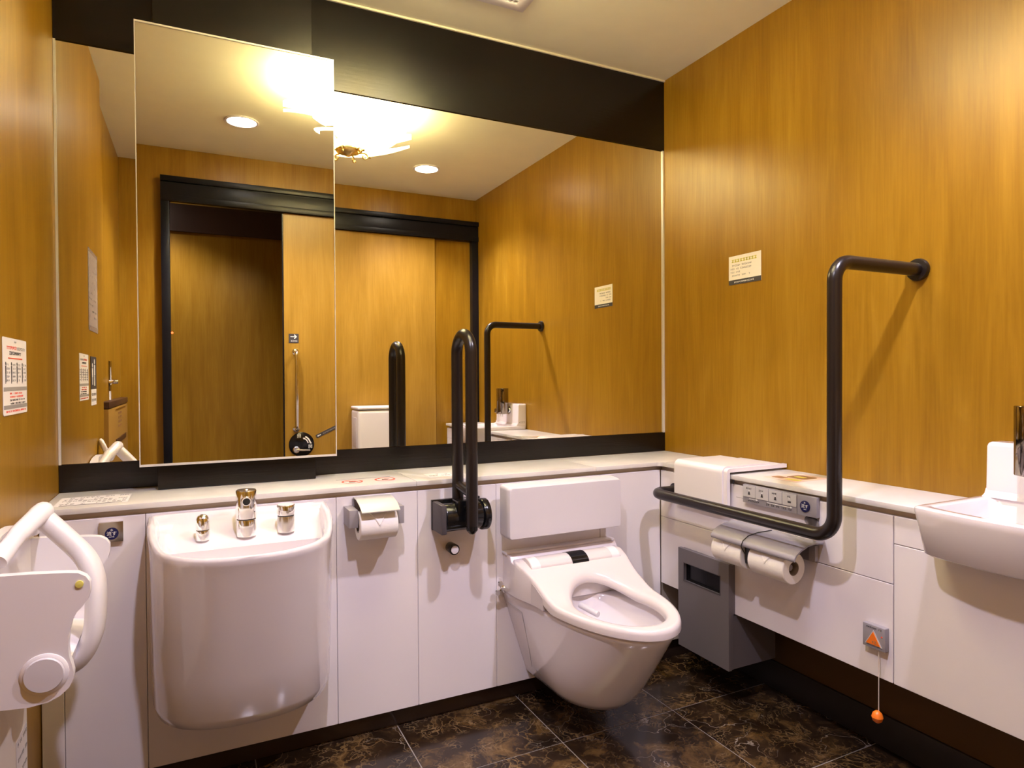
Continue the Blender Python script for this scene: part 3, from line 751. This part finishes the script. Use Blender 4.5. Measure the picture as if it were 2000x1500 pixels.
    ob('valve_hub', cyl(B_(), tw(.026, -.222, .385), tw(.042, -.222, .385), .007, seg=16, bev=.001), 'chrome', v)
    ob('spray_wand', cyl(B_(), tw(.17, -.02, .345), tw(.24, .0, .335), .009, seg=14, bev=.001), 'plastic_grey_white', t)
toilet()
t = thing('backrest', (-.685, YP, .555), 'grey-white padded backrest mounted above the toilet', 'backrest')
bm = B_()
sec = lambda y, x0, x1, z0, z1, r: [Vector((x, y, z)) for x, z in rrect(x0, x1, z0, z1, r, 4)]
rings(bm, [sec(-.305, -.884, -.481, .556, .707, .008), sec(-.309, -.890, -.477, .551, .712, .012), sec(-.345, -.888, -.475, .549, .710, .012), sec(-.356, -.883, -.474, .548, .706, .010), sec(-.359, -.880, -.475, .550, .703, .008), sec(-.3593, -.875, -.479, .554, .698, .006), sec(-.3593, -.868, -.486, .561, .691, .004)])
ob('pad', bm, 'plastic_grey_white', t, smooth=40)
ob('support', bx(-.80, -.56, -.306, YP-.0002, .59, .68, bev=.003), 'plastic_grey_white', t)

# ================================================================== SANITARY BIN, CALL BUTTON, SADDLE TRAY
def sanitary_bin():
    t = thing('sanitary_bin', (-.2, -.508, .13), 'grey wall-mounted sanitary bin with dark slot right of the toilet', 'bin')
    X0 = -.262; y0, y1, z0, z1 = -.624, -.392, .130, .4615; sy0, sy1, sz0, sz1 = -.589, -.419, .355, .417
    bm = B_(); o = (X0+.012, 0, 0); ux, uy = (0, 1, 0), (0, 0, 1)
    for rc in (rect(y0, y1, sz1, z1), rect(y0, y1, z0, sz0), rect(y0, sy0, sz0, sz1), rect(sy1, y1, sz0, sz1)): prism(bm, rc, o, ux, uy, -.012)
    bmesh.ops.remove_doubles(bm, verts=bm.verts, dist=1e-5)
    ob('front_plate', bm, 'bin_grey', t, smooth=0)
    ob('back_plate', bx(X0+.021, XP-.0006, y0+.001, y1-.001, PBR+.002, z1-.004), 'bin_grey', t, smooth=0)
    for a in ((X0+.0125, X0+.021, y0+.001, y0+.012, z0+.002, z1-.004), (X0+.0125, X0+.021, y1-.012, y1-.001, z0+.002, z1-.004), (X0+.0125, X0+.021, y0+.012, y1-.012, z1-.016, z1-.004)):
        ob('side', bx(*a), 'bin_grey', t, smooth=0)
    ob('lower_body', bx(X0+.021, -.06, y0+.003, y1-.003, z0+.002, PBR-.004), 'bin_grey', t, smooth=0)
    ob('slot_flap', bx(X0+.014, X0+.017, sy0-.004, sy1+.004, sz0-.004, sz1+.004), 'black_gloss', t, smooth=0)
    bm = B_()
    for a in ((sy0, sy0+.002, sz0, sz1), (sy1-.002, sy1, sz0, sz1), (sy0, sy1, sz0, sz0+.002), (sy0, sy1, sz1-.002, sz1)): box(bm, X0-.0012, X0+.004, *a)
    ob('slot_rim', bm, 'bin_dark', t, smooth=0)
sanitary_bin()
def call_button():
    t = thing('call_button', (XP, -1.09, .375), 'grey emergency call box with orange triangle and pull cord', 'call button')
    ob('box', bx(XP-.016, XP-.0002, -1.119, -1.061, .375, .432, bev=.002), 'satin_grey', t)
    pl = Plane((XP-.016, -1.061, .375), (0, -1, 0), (0, 0, 1))
    k = pl.sheet('triangle_rim', [(.007, .008), (.051, .008), (.029, .046)], 'steel_plate', t, t=.0015)
    b = pl.sheet('triangle_button', [(.011, .0105), (.047, .0105), (.029, .0415)], 'orange', k, t=.0022, z=.001)
    pl.glyphs('lettering', .019, .04, .014, .007, 'ink_brown', b, z=.0034)
    pl.glyphs('lettering', .01, .05, .0485, .0045, 'ink', t, z=.0003)
    pl.sheet('pilot_lamp', circ(.05, .035, .002, 12), 'ink_red', t, t=.001)
    ob('cord', tube(B_(), [(XP-.009, -1.098, .376), (XP-.0095, -1.099, .30), (XP-.009, -1.0985, .222)], .0011, 8), 'cord', t)
    ob('pull_ball', lathe(B_(), [(.0001, .0155), (.005, .0145), (.0105, .009), (.0128, .001), (.0132, 0), (.0128, -.001), (.0105, -.009), (.005, -.0135), (.0001, -.0145)], (XP-.014, -1.0985, .211), seg=24), 'orange', t)
call_button()
def saddle_tray():
    t = thing('paper_tray', (-.13, -.49, ZC), 'white moulded plastic dispenser saddled over the ledge corner near the toilet', 'dispenser')
    def saddle(y0, y1, x_front, zt, zl, th, r, xb):
        o = [(x_front, zl)]+[(x_front+r-r*math.cos(R(a)), zt-r+r*math.sin(R(a))) for a in range(0, 91, 10)]+[(xb, zt)]
        i = [(xb, zt-th)]+[(x_front+th+(r-th)-(r-th)*math.cos(R(a)), zt-r+(r-th)*math.sin(R(a))) for a in range(90, -1, -10)]+[(x_front+th, zl)]
        bm = B_(); prism(bm, o+i, (0, y1, 0), (1, 0, 0), (0, 0, 1), y1-y0)
        return bm
    ob('shell', saddle(-.602, -.380, -.268, .760, .628, .012, .022, -.06), 'plastic_white', t, smooth=50)
    ob('side_frame', saddle(-.618, -.603, -.262, .755, .622, .012, .012, -.004), 'plastic_white', t, smooth=50)
    bm = B_(); strip_tube(bm, [(-.06, -.383, .754), (-.04, -.40, .756), (-.02, -.44, .755), (-.006, -.50, .753)], .010, .004, (.7, .7, 0))
    ob('back_lip', bx(-.062, -.003, -.600, -.42, .7475, .7535, bev=.002), 'plastic_white', t); bm.free()
    ob('clip', bx(-.2405, -.2365, -.6225, -.6185, .708, .733), 'ink', t, smooth=0)
saddle_tray()

# ================================================================== WASHBASIN ON THE OAK WALL
def wall_basin():
    basin = t = thing('washbasin', (-.17, -1.385, .65), 'small square white washbasin with raised back on the oak wall', 'washbasin')
    cy = -1.385
    def rr(x0, x1, hy, z, r, bow=0.0, n=6):
        pts = []
        for cx_, cy_, a0 in ((x1-r, cy-hy+r, -90), (x1-r, cy+hy-r, 0), (x0+r, cy+hy-r, 90), (x0+r, cy-hy+r, 180)):
            for k in range(n+1):
                a = R(a0+90*k/n); x, y = cx_+r*math.cos(a), cy_+r*math.sin(a)
                pts.append(Vector((x-bow*(1-((y-cy)/hy)**2)*max(0, (x1-x)/(x1-x0)), y, z)))
            if a0 == 90:
                for k in range(1, 8): # bowed front edge
                    y = cy+hy-r-(2*hy-2*r)*k/8; pts.append(Vector((x0-bow*(1-((y-cy)/hy)**2), y, z)))
        return pts
    x1 = -.0006
    rs = [rr(-.28, x1, .13, .6505, .02, .01), rr(-.302, x1, .143, .6505, .02, .018), rr(-.307, x1, .146, .655, .018, .018), rr(-.325, x1, .1525, .738, .014, .018), rr(-.326, x1, .1545, .748, .013, .018), rr(-.325, x1, .1543, .754, .013, .018), rr(-.320, x1-.002, .151, .757, .012, .018),
          rr(-.302, -.062, .134, .757, .014, .017), rr(-.298, -.066, .130, .753, .018, .016), rr(-.288, -.074, .122, .71, .03, .012), rr(-.26, -.09, .10, .678, .03), rr(-.17, -.15, .02, .672, .009)]
    ob('bowl', rings(B_(), rs), 'ceramic', t, smooth=45)
    bm = B_()
    rs = [rr(-.058, x1, .150, .752, .006), rr(-.056, x1, .150, .775, .006), rr(-.053, x1, .150, .874, .006), rr(-.050, x1, .148, .881, .006), rr(-.044, x1, .144, .884, .006)]
    ob('raised_back', rings(bm, rs), 'ceramic', t, smooth=50)
    ob('fillet', rings(B_(), [[Vector((-.054, cy+s*.1495, .756)), Vector((-.072, cy+s*.1495, .7565)), Vector((-.060, cy+s*.1495, .763)), Vector((-.0545, cy+s*.1495, .775))] for s in (-1, 1)]), 'ceramic', t)
    ob('drain', lathe(B_(), [(.0001, .003), (.016, .003), (.019, 0)], (-.16, cy, .672), seg=20), 'chrome', t)
    pl = Plane((-.012, cy+.1506, .772), (-1, 0, 0), (0, 0, 1)); pl.glyphs('maker_mark', 0, .035, 0, .01, 'ink_grey', t, z=.0004)
    fy = -1.354
    t = thing('sensor_faucet', (-.10, fy, .815), 'dark chrome upright cylinder faucet on the washbasin back', 'faucet')
    ob('column', cyl(B_(), (-.098, fy, .822), (-.098, fy, .974), .036, seg=40, bev=.002), 'chrome_dark', t)
    ob('nozzle', cyl(B_(), (-.105, fy, .806), (-.105, fy, .823), .007, .009, seg=16), 'chrome', t)
    ob('stem', cyl(B_(), (-.062, fy, .845), (-.0545, fy, .845), .016, seg=20), 'chrome', t)
    ob('flange', cyl(B_(), (-.0575, fy, .845), (-.0545, fy, .845), .026, seg=24), 'chrome_soft', t)
    k = ob('knob', cyl(B_(), (-.0545, cy-.115, .835), (-.066, cy-.115, .835), .006, seg=16), 'chrome', basin)
    ob('knob_head', cyl(B_(), (-.066, cy-.115, .835), (-.080, cy-.115, .835), .013, seg=24, bev=.002), 'chrome_dark', k)
wall_basin()

# ================================================================== BABY CHAIR ON THE LEFT WALL
def baby_chair():
    t = thing('baby_chair', (WL, -.65, .2), 'white plastic wall-mounted baby chair with safety bar by the oak wall', 'baby chair')
    prof = [(-2.062, .722), (-2.02, .722), (-1.98, .720), (-1.93, .7155), (-1.914, .713), (-1.903, .706), (-1.897, .696), (-1.8965, .68), (-1.900, .666), (-1.908, .655), (-1.917, .645), (-1.924, .63), (-1.928, .610), (-1.9295, .588),
            (-1.928, .570), (-1.9245, .558), (-1.922, .545), (-1.9225, .533), (-1.929, .519), (-1.942, .508), (-1.958, .501), (-1.985, .498), (-2.03, .502), (-2.062, .506)]
    for (y0, s) in ((-.782, -1), (-.518, 1)):
        bm = B_(); prism(bm, prof, (0, y0, 0), (1, 0, 0), (0, 0, 1), -.018*s if True else 0)
        bmesh.ops.bevel(bm, geom=[e for e in bm.edges if len(e.link_faces) == 2 and e.calc_face_angle() > 1.2], offset=.005, segments=3, affect='EDGES')
        pn = ob('side_plate', bm, 'plastic_grey_white' if False else 'plastic_white', t, smooth=40)
        yo = y0+.018*s
        ob('hub', lathe(B_(), [(.036, -.006*s), (.0345, .0015*s), (.031, .004*s), (.029, .0045*s)], (-1.963, yo, .5495), 'y', seg=36), 'plastic_white', pn)
        ob('hub_cap', lathe(B_(), [(.029, .001*s), (.029, .0055*s), (.0275, .0075*s), (.0001, .0082*s)], (-1.963, yo, .5495), 'y', seg=36), 'plastic_grey_white', pn)
        ob('screw_plug', lathe(B_(), [(.0062, 0), (.006, .002*s), (.0001, .0028*s)], (-1.912, yo, .694), 'y', seg=18), 'ink_yellow', pn)
    # back shell with raised head wings
    bm = B_(); n = 12; rows = []
    for i in range(n+1):
        y = -.505-.29*i/n; q = abs(i/n-.5)*2; bulge = .014*q**2.5
        col = []
        for z in (.47, .55, .62, .69, .74, .765-.02*q**3):
            col.append(Vector((WL+.022+bulge, y, z)))
        rows.append(col)
    V = [[bm.verts.new(p) for p in c] for c in rows]; W2 = [[bm.verts.new(Vector((WL+.004, p.y, p.z))) for p in c] for c in rows]
    m = len(rows[0])
    for i in range(n):
        for j in range(m-1):
            bm.faces.new((V[i][j], V[i+1][j], V[i+1][j+1], V[i][j+1])); bm.faces.new((W2[i][j], W2[i][j+1], W2[i+1][j+1], W2[i+1][j]))
        bm.faces.new((V[i][m-1], V[i+1][m-1], W2[i+1][m-1], W2[i][m-1])); bm.faces.new((V[i][0], W2[i][0], W2[i+1][0], V[i+1][0]))
    for i in (0, n):
        for j in range(m-1): bm.faces.new((V[i][j], V[i][j+1], W2[i][j+1], W2[i][j]))
    ob('back_shell', bm, 'plastic_white', t, smooth=60)
    bm = B_(); strip_tube(bm, [(-2.029, -.772, .742), (-2.038, -.776, .765), (-2.049, -.782, .79), (-2.056, -.786, .808), (-2.058, -.787, .816)], [.006, .022, .028, .022, .006], [.004, .008, .009, .008, .004], (.25, 1, 0))
    ob('head_wing', bm, 'plastic_white', t, smooth=60)
    # seat
    bm = B_(); strip_tube(bm, [(WL+.02, -.65, .545), (-2.0, -.65, .540), (-1.96, -.65, .542), (-1.935, -.65, .538)], .130, .014, (0, 1, 0), seg=24, p=4)
    ob('seat', bm, 'plastic_white', t, smooth=60)
    # crotch arm and T-shaped safety bar
    cp = [Vector(q) for q in ((-1.985, -.65, .497), (-1.962, -.65, .500), (-1.932, -.65, .516), (-1.913, -.65, .553), (-1.9065, -.65, .605), (-1.908, -.65, .660), (-1.923, -.65, .704), (-1.956, -.65, .748), (-1.992, -.65, .790), (-2.02, -.65, .82))]
    path = []
    for i in range(1, len(cp)-2):
        for q in range(5):
            f = q/5; p0, p1, p2, p3 = cp[i-1:i+3]
            path.append(.5*((2*p1)+(p2-p0)*f+(2*p0-5*p1+4*p2-p3)*f*f+(3*p1-p0-3*p2+p3)*f**3))
    k = len(path); hw = [.024+.020*math.sin(PI*min(1, i/(k-1)*1.25)) for i in range(k)]
    arm = ob('safety_arm', strip_tube(B_(), path, hw, .0175, (0, 1, 0), seg=18), 'plastic_white', t, smooth=60)
    hb = fillet([(-2.028, -.782, .742), (-2.012, -.73, .772), (-1.992, -.67, .795), (-1.988, -.65, .798), (-1.992, -.63, .795), (-2.012, -.57, .772), (-2.028, -.518, .742)], .05, 4)
    ob('handle', tube(B_(), hb, [.0145+.0035*math.sin(PI*i/(len(hb)-1)) for i in range(len(hb))], 16), 'plastic_white', arm, smooth=60)
    pl = Plane((-1.965, -.657, .7785), (.62, 0, -.78), (0, 1, 0)); pl.sheets('printed_mark', [rect(0, .012, .0, .003), rect(0, .012, .005, .008)], 'ink_grey', arm, z=.0004)
    # mounting plate on the wall below
    mp = ob('mounting_plate', bx(WL+.0005, WL+.020, -.80, -.50, .12, .50, bev=.004), 'card', t)
    pl = Plane((WL+.0203, -.795, .30), (0, 1, 0), (0, 0, 1))
    pl.sheet('label_sheet', rect(.20, .285, -.14, .05), 'card_white', mp)
    for q in range(4): pl.glyphs('printed_line', .21, .278, .035-.03*q, .008, 'ink_grey', mp, z=.001)
baby_chair()

# ================================================================== NOTICES AND STICKERS
def wall_notice():
    t = thing('notice_card', (-.0005, -.436, 1.3665), 'small cream notice card with black footer on the oak wall', 'sign')
    y0 = -.3624; wd, h = .1476, .1013
    pl = Plane((-.0005, y0, 1.3665), (0, -1, 0), (0, 0, 1))
    pl.sheet('card', rect(0, wd, 0, h), 'card', t)
    f = pl.sheet('footer', rect(0, wd, 0, .0165), 'ink', t, z=.0008, t=.0003)
    pl.glyphs('footer_print', .027, .118, .005, .0065, 'white_mark', f, z=.0012, fill=.95)
    for i in range(9): pl.sheets('title_character', [rrect(.014+i*.0130, .014+i*.0130+.0105, .078, .0815, .001, 2), rrect(.0175+i*.0130, .0215+i*.0130, .078, .089, .001, 2), rrect(.014+i*.0130, .0245+i*.0130, .0855, .0885, .001, 2)], 'ink_yellow', t, z=.0008)
    for i, x1 in enumerate((.105, .105, .055, .098)): pl.glyphs('printed_line', .009, x1, .064-.0118*i, .0065, 'ink_grey', t, z=.0008)
wall_notice()
def poster():
    t = thing('chair_notice', (WL+.0005, -.465, .973), 'white instruction poster with small figures above the baby chair', 'sign')
    pl = Plane((WL+.0005, -.558, .973), (0, 1, 0), (0, 0, 1)); wd, h = .195, .155
    pl.sheet('sheet', rrect(0, wd, 0, h, .005), 'card_white', t)
    pl.glyphs('printed_line', .09, .105, .146, .004, 'ink_grey', t)
    pl.glyphs('headline_red', .03, .11, .132, .008, 'ink_red', t, fill=1); pl.glyphs('headline', .11, .178, .132, .007, 'ink_grey', t, fill=1)
    pl.glyphs('headline', .05, .145, .121, .008, 'ink', t, fill=1)
    pl.sheets('subline', [rect(.04, .155, .113, .1155)], 'ink_red', t, z=.0008)
    for k in range(4):
        x = .020+k*.045
        pl.sheets('figure', [circ(x, .103, .0035, 12), rect(x-.0035, x+.0035, .083, .099), rect(x-.003, x-.0005, .063, .083), rect(x+.0008, x+.003, .066, .083)], 'ink', t, z=.0008)
        for q in range(5): pl.glyphs('printed_line', x+.008, x+.034, .099-.008*q, .005, 'ink_grey', t)
    for z in (.048, .012): pl.sheet('band', rect(.003, wd-.003, z, z+.008), 'ink_grey', t, z=.0008, t=.0003)
    for q, m_ in enumerate(('ink_red', 'ink_red', 'ink', 'ink')): pl.glyphs('printed_line', .05, .15+.01*q, .041-.0068*q, .0042, m_, t)
    pl.glyphs('printed_line', .02, .18, .005, .0045, 'ink_red', t)
poster()
t = thing('plastic_sleeve', (WL+.0005, -.675, 1.217), 'greyish plastic-covered sheet high on the left oak wall, seen in mirror', 'sign')
pl = Plane((WL+.0005, -.818, 1.217), (0, 1, 0), (0, 0, 1))
pl.sheet('sheet', rect(0, .236, 0, .293), 'film', t)
pl.sheet('print', rect(.014, .222, .018, .279), 'sleeve_print', t, z=.0008, t=.0003)
for q in range(11): pl.glyphs('printed_line', .024, .212, .258-.021*q, .008, 'ink_grey', t, z=.0013, fill=.25)
t = thing('pictogram_sticker', (WL+.0005, -.684, .949), 'tall black sticker with white pictogram beside the instruction poster, seen in mirror', 'sign')
pl = Plane((WL+.0005, -.756, .949), (0, 1, 0), (0, 0, 1))
pl.sheet('sheet', rect(0, .144, .058, .176), 'ink', t)
pl.sheet('lower_label', rect(.006, .138, 0, .0575), 'card_white', t)
for q_ in ((circ(.05, .158, .010, 16)), rect(.036, .064, .108, .146), rect(.038, .047, .07, .107), rect(.053, .062, .07, .107), circ(.102, .144, .008, 16), rect(.092, .113, .10, .134), rect(.094, .100, .074, .099), rect(.105, .111, .074, .099)):
    pl.sheet('pictogram_piece', q_, 'white_mark', t, z=.0008, t=.0003)
for q in range(2): pl.glyphs('printed_line', .02, .125, .034-.02*q, .011, 'ink_grey', t, z=.001)

def changing_board():
    t = thing('changing_board', (WL2, -1.51, .25), 'folded wood-coloured baby changing board with brown top strip, seen in mirror', 'changing board')
    ob('board', bx(WL2+.0005, -2.062, -1.93, -1.10, .25, .915, bev=.006), 'board_beige', t)
    ob('top_strip', bx(WL2+.0005, -2.060, -1.93, -1.10, .917, .945, bev=.003), 'board_brown', t)
    ob('gold_line', bx(-2.062, -2.059, -1.80, -1.35, .900, .906), 'gold', t, smooth=0)
    pl = Plane((-2.0618, -1.62, .80), (0, 1, 0), (0, 0, 1))
    for q in range(4): pl.glyphs('printed_line', 0, .16, .075-.02*q, .013, 'ink_brown', t)
    ob('lower_strip', bx(-2.062, -2.058, -1.80, -1.35, .74, .765), 'board_brown', t, smooth=0)
changing_board()
t = thing('wall_hook', (WL2, -1.48, .945), 'narrow bronze strip with hook knobs above the changing board, seen in mirror', 'hook')
pl = Plane((WL2+.0005, -1.52, .985), (0, 1, 0), (0, 0, 1))
ob('plate', bx(WL2+.0005, WL2+.004, -1.52, -1.44, .99, 1.13, bev=.001), 'chrome_dark', t)
pl.sheet('lower_label', rect(.005, .075, -.04, .0), 'card_white', t)
pl.sheet('pictogram', [(.02, .03), (.06, .03), (.05, .08), (.04, .115), (.03, .08)], 'white_mark', t, z=.004)
for y in (-1.53, -1.48, -1.43): ob('knob', cyl(B_(), (WL2+.001, y, 1.03), (WL2+.03, y, 1.03), .008, .010, seg=16, bev=.002), 'chrome', t)

# counter stickers
def top_sticker(name, x, y, rot, label):
    t = thing(name, (x, y, ZC+.0003), label, 'sticker')
    c, s = math.cos(rot), math.sin(rot); return t, Plane((x, y, ZC+.0003), (c, s, 0), (-s, c, 0))
for x, lab in ((-1.317, 'red no-entry style pictogram sticker on ledge left of its twin'), (-1.219, 'red no-entry style pictogram sticker on ledge nearer the fold-up bar')):
    t, pl = top_sticker('warning_sticker', x, -.193, 0, lab); t['group'] = 'round warning stickers on the ledge'
    pl.sheet('backing', circ(0, 0, .032, 36), 'card_white', t, t=.0003)
    ro, ri = .031, .025; n = 36
    bm = B_(); pr = [[Vector((x+r*math.cos(2*PI*k/n), -.193+r*math.sin(2*PI*k/n), ZC+zz)) for k in range(n)] for r, zz in ((ri, .0006), (ro, .0006), (ro, .0010), (ri, .0010), (ri, .0006))]
    rings(bm, pr, False, False); ob('ring', bm, 'ink_red', t, smooth=0)
    a = R(-40); q = [(-.026, -.003), (.026, -.003), (.026, .003), (-.026, .003)]
    pl.sheet('pictogram', [(-.012, -.01), (.004, -.013), (.016, -.004), (.012, .006), (.002, .012), (-.008, .006)], 'ink', t, z=.0004, t=.0003)
    pl.sheet('slash', [(px*math.cos(a)-py*math.sin(a), px*math.sin(a)+py*math.cos(a)) for px, py in q], 'ink_red', t, z=.0008, t=.0003)
t, pl = top_sticker('notice_strip', -1.965, -.165, 0, 'pale printed notice sticker on ledge beside the left oak wall')
pl.sheet('film', rect(-.078, .078, -.07, .06), 'card_white', t, t=.0003)
for q in range(5): pl.glyphs('printed_line', -.068, .07 if q != 1 else .02, .038-.022*q, .011, 'ink_grey', t, z=.0004, fill=.75)
pl.sheets('underline', [rect(-.066, .066, -.066, -.062)], 'ink', t, z=.0004)
t, pl = top_sticker('notice_strip', -1.025, -.185, 0, 'faint printed notice sticker on ledge behind the fold-up bar')
pl.sheet('film', rect(-.062, .062, -.04, .03), 'card_white', t, t=.0003)
for q in range(2): pl.glyphs('printed_line', -.055, .055, .008-.026*q, .010, 'ink_grey', t, z=.0004)
t, pl = top_sticker('thin_strip', -1.27, -.143, 0, 'thin dark strip on ledge behind the red stickers')
pl.sheet('strip', rect(-.085, .08, -.0015, .0015), 'ink_grey', t, t=.0005)
t, pl = top_sticker('picture_sticker', -.118, -.75, -PI/2, 'faded brown and pink picture sticker on ledge behind the control panel')
pl.sheet('film', rect(-.06, .06, -.07, .07), 'print_pink', t, t=.0003)
pl.sheets('picture', [rrect(-.03, .04, -.01, .05, .012), rrect(-.05, -.01, -.05, -.015, .008)], 'ink_brown', t, z=.0003, t=.0003)
pl.sheets('picture_light', [rrect(-.015, .02, .005, .028, .008), rrect(.0, .05, -.05, -.03, .006)], 'ink_yellow', t, z=.0006, t=.0003)

# ================================================================== DOOR FITTINGS (seen in the mirror)
YD = YR+.026
t = ob('door_handle', tube(B_(), fillet([(-1.215, YD+.001, .732), (-1.215, YD+.045, .732), (-1.215, YD+.045, 1.172), (-1.215, YD+.001, 1.172)], .02, 6), .0105, 16), 'chrome', DOOR, smooth=60)
t['label'] = 'long vertical chrome pull handle'
for z in (.732, 1.172): ob('rosette', lathe(B_(), [(.0001, .0005), (.018, .0005), (.018, .005), (.011, .007)], (-1.215, YD, z), 'y', seg=24), 'chrome', t)
dl = Plane((-1.186, YD+.0004, .641), (-1, 0, 0), (0, 0, 1))
t = ob('lock_disc', lathe(B_(), [(.0001, .0005), (.07, .0005), (.07, .004), (.067, .006), (.0001, .006)], (-1.186, YD, .641), 'y', seg=48), 'black_gloss', DOOR)
t['label'] = 'black round lock disc with silver lever and white marks'
dl.text('lettering', '閉', .024, .014, .047, 'white_mark', t, z=.0062); dl.text('lettering', '開', .024, -.048, -.015, 'white_mark', t, z=.0062)
for r0, flip in ((.036, 1), (.048, -1)):
    pts = []
    for k in range(7): a = R(115+(55-0)*k/6); pts.append((r0*math.cos(a), r0*math.sin(a)))
    body = [(p[0]*1.08, p[1]*1.08) for p in pts]+[(p[0]*.92, p[1]*.92) for p in pts[::-1]]
    e = pts[0] if flip > 0 else pts[-1]; d = Vector((pts[1][0]-pts[0][0], pts[1][1]-pts[0][1])).normalized()*(-flip); nn = Vector((-d.y, d.x))
    dl.sheets('turn_arrow', [body, [(e[0]+nn.x*.006, e[1]+nn.y*.006), (e[0]+d.x*.011, e[1]+d.y*.011), (e[0]-nn.x*.006, e[1]-nn.y*.006)]], 'white_mark', t, z=.0062)
lv = ob('lever', lathe(B_(), [(.0001, .006), (.019, .006), (.019, .014), (.015, .018), (.0001, .019)], (-1.216, YD, .612), 'y', seg=28), 'chrome_soft', t)
bm = B_(); strip_tube(bm, [(-1.216, YD+.017, .612), (-1.18, YD+.018, .608), (-1.141, YD+.017, .606)], [.006, .005, .004], .003, (0, 0, 1))
ob('lever_arm', bm, 'chrome', t)
t = thing('arrow_sign', (-1.224, YD, 1.22), 'small square black arrow sign above the door handle', 'sign')
pl = Plane((-1.224, YD+.0004, 1.249), (-1, 0, 0), (0, 0, 1))
pl.sheet('plate', rect(-.027, .027, -.026, .026), 'ink', t, t=.001)
pl.sheets('arrow', [rect(-.014, .018, .0075, .0115), [(-.018, .0095), (-.005, .0225), (-.001, .0185), (-.010, .0095), (-.001, .0005), (-.005, -.0035)]], 'white_mark', t, z=.0011)
pl.glyphs('printed_line', -.018, .02, -.019, .009, 'white_mark', t, z=.0011, fill=1)
t = thing('strip_sign', (-1.04, YD, .68), 'slanted narrow black strip sign with small arrow beside the lock disc', 'sign')
a = R(25); pl = Plane((-1.045, YD+.0004, .708), (-math.cos(a), 0, -math.sin(a)), (-math.sin(a)*1.0, 0, math.cos(a)))
pl.sheet('plate', rect(-.065, .065, -.010, .010), 'ink', t, t=.001)
pl.sheets('arrow', [rect(.036, .05, -.0025, .0025), [(.05, -.006), (.06, 0), (.05, .006)]], 'white_mark', t, z=.0011)
pl.glyphs('printed_line', -.055, .022, -.005, .010, 'ink_grey', t, z=.0011, fill=1)
t = thing('waste_bin', (-.72, -1.85, 0), 'tall white waste bin standing in front of the sliding door, seen in mirror', 'bin')
ob('body', bx(-.862, -.585, -1.945, -1.755, .001, .845, bev=.02, seg=4), 'plastic_white', t, smooth=50)
ob('lid', bx(-.864, -.583, -1.946, -1.753, .848, .866, bev=.008, seg=3), 'plastic_white', t, smooth=50)
ob('side_grip', bx(-.8645, -.861, -1.90, -1.80, .62, .80, bev=.0012), 'plastic_grey_white', t)
t = tag(ob('pilot_light', lathe(B_(), [(.0001, 0), (.006, 0), (.005, .004), (.0001, .006)], (-1.838, YR+.0505, 1.265), 'y', seg=16), 'indicator_red'), 'tiny red pilot light on the black door jamb', 'light')

# ================================================================== CEILING VENT
def vent():
    x0, x1, y0, y1 = -1.02, -.752, -.478, -.212; z = HC
    t = thing('ceiling_vent', ((x0+x1)/2, (y0+y1)/2, z), 'white square ceiling vent grille above the ledge', 'vent')
    m = .045; bm = B_(); pr = []
    for ins, zz in ((0, -.0005), (.002, -.008), (.012, -.013), (m-.004, -.014), (m, -.011), (m, -.003)):
        pr.append([Vector(p) for p in ((x0+ins, y0+ins, z+zz), (x1-ins, y0+ins, z+zz), (x1-ins, y1-ins, z+zz), (x0+ins, y1-ins, z+zz))])
    rings(bm, pr, False, False); ob('frame', bm, 'plastic_white', t, smooth=40)
    ob('backing', bx(x0+m, x1-m, y0+m, y1-m, z-.003, z-.001), 'vent_dark', t, smooth=0)
    a0, a1, b0, b1 = x0+m, x1-m, y0+m, y1-m; n = 13; first = None
    for i in range(1, n):
        x = a0+(a1-a0)*i/n
        if first is None: first = ob('grille_bar', bx(x-.0022, x+.0022, b0, b1, z-.0105, z-.0045), 'plastic_white', t, smooth=0); fx = x
        else: copy_part(first, t, (x-fx, 0, 0))
    first = None
    for i in range(1, n):
        y = b0+(b1-b0)*i/n
        if first is None: first = ob('grille_bar', bx(a0, a1, y-.0022, y+.0022, z-.0100, z-.0045), 'plastic_white', t, smooth=0); fy = y
        else: copy_part(first, t, (0, y-fy, 0))
vent()
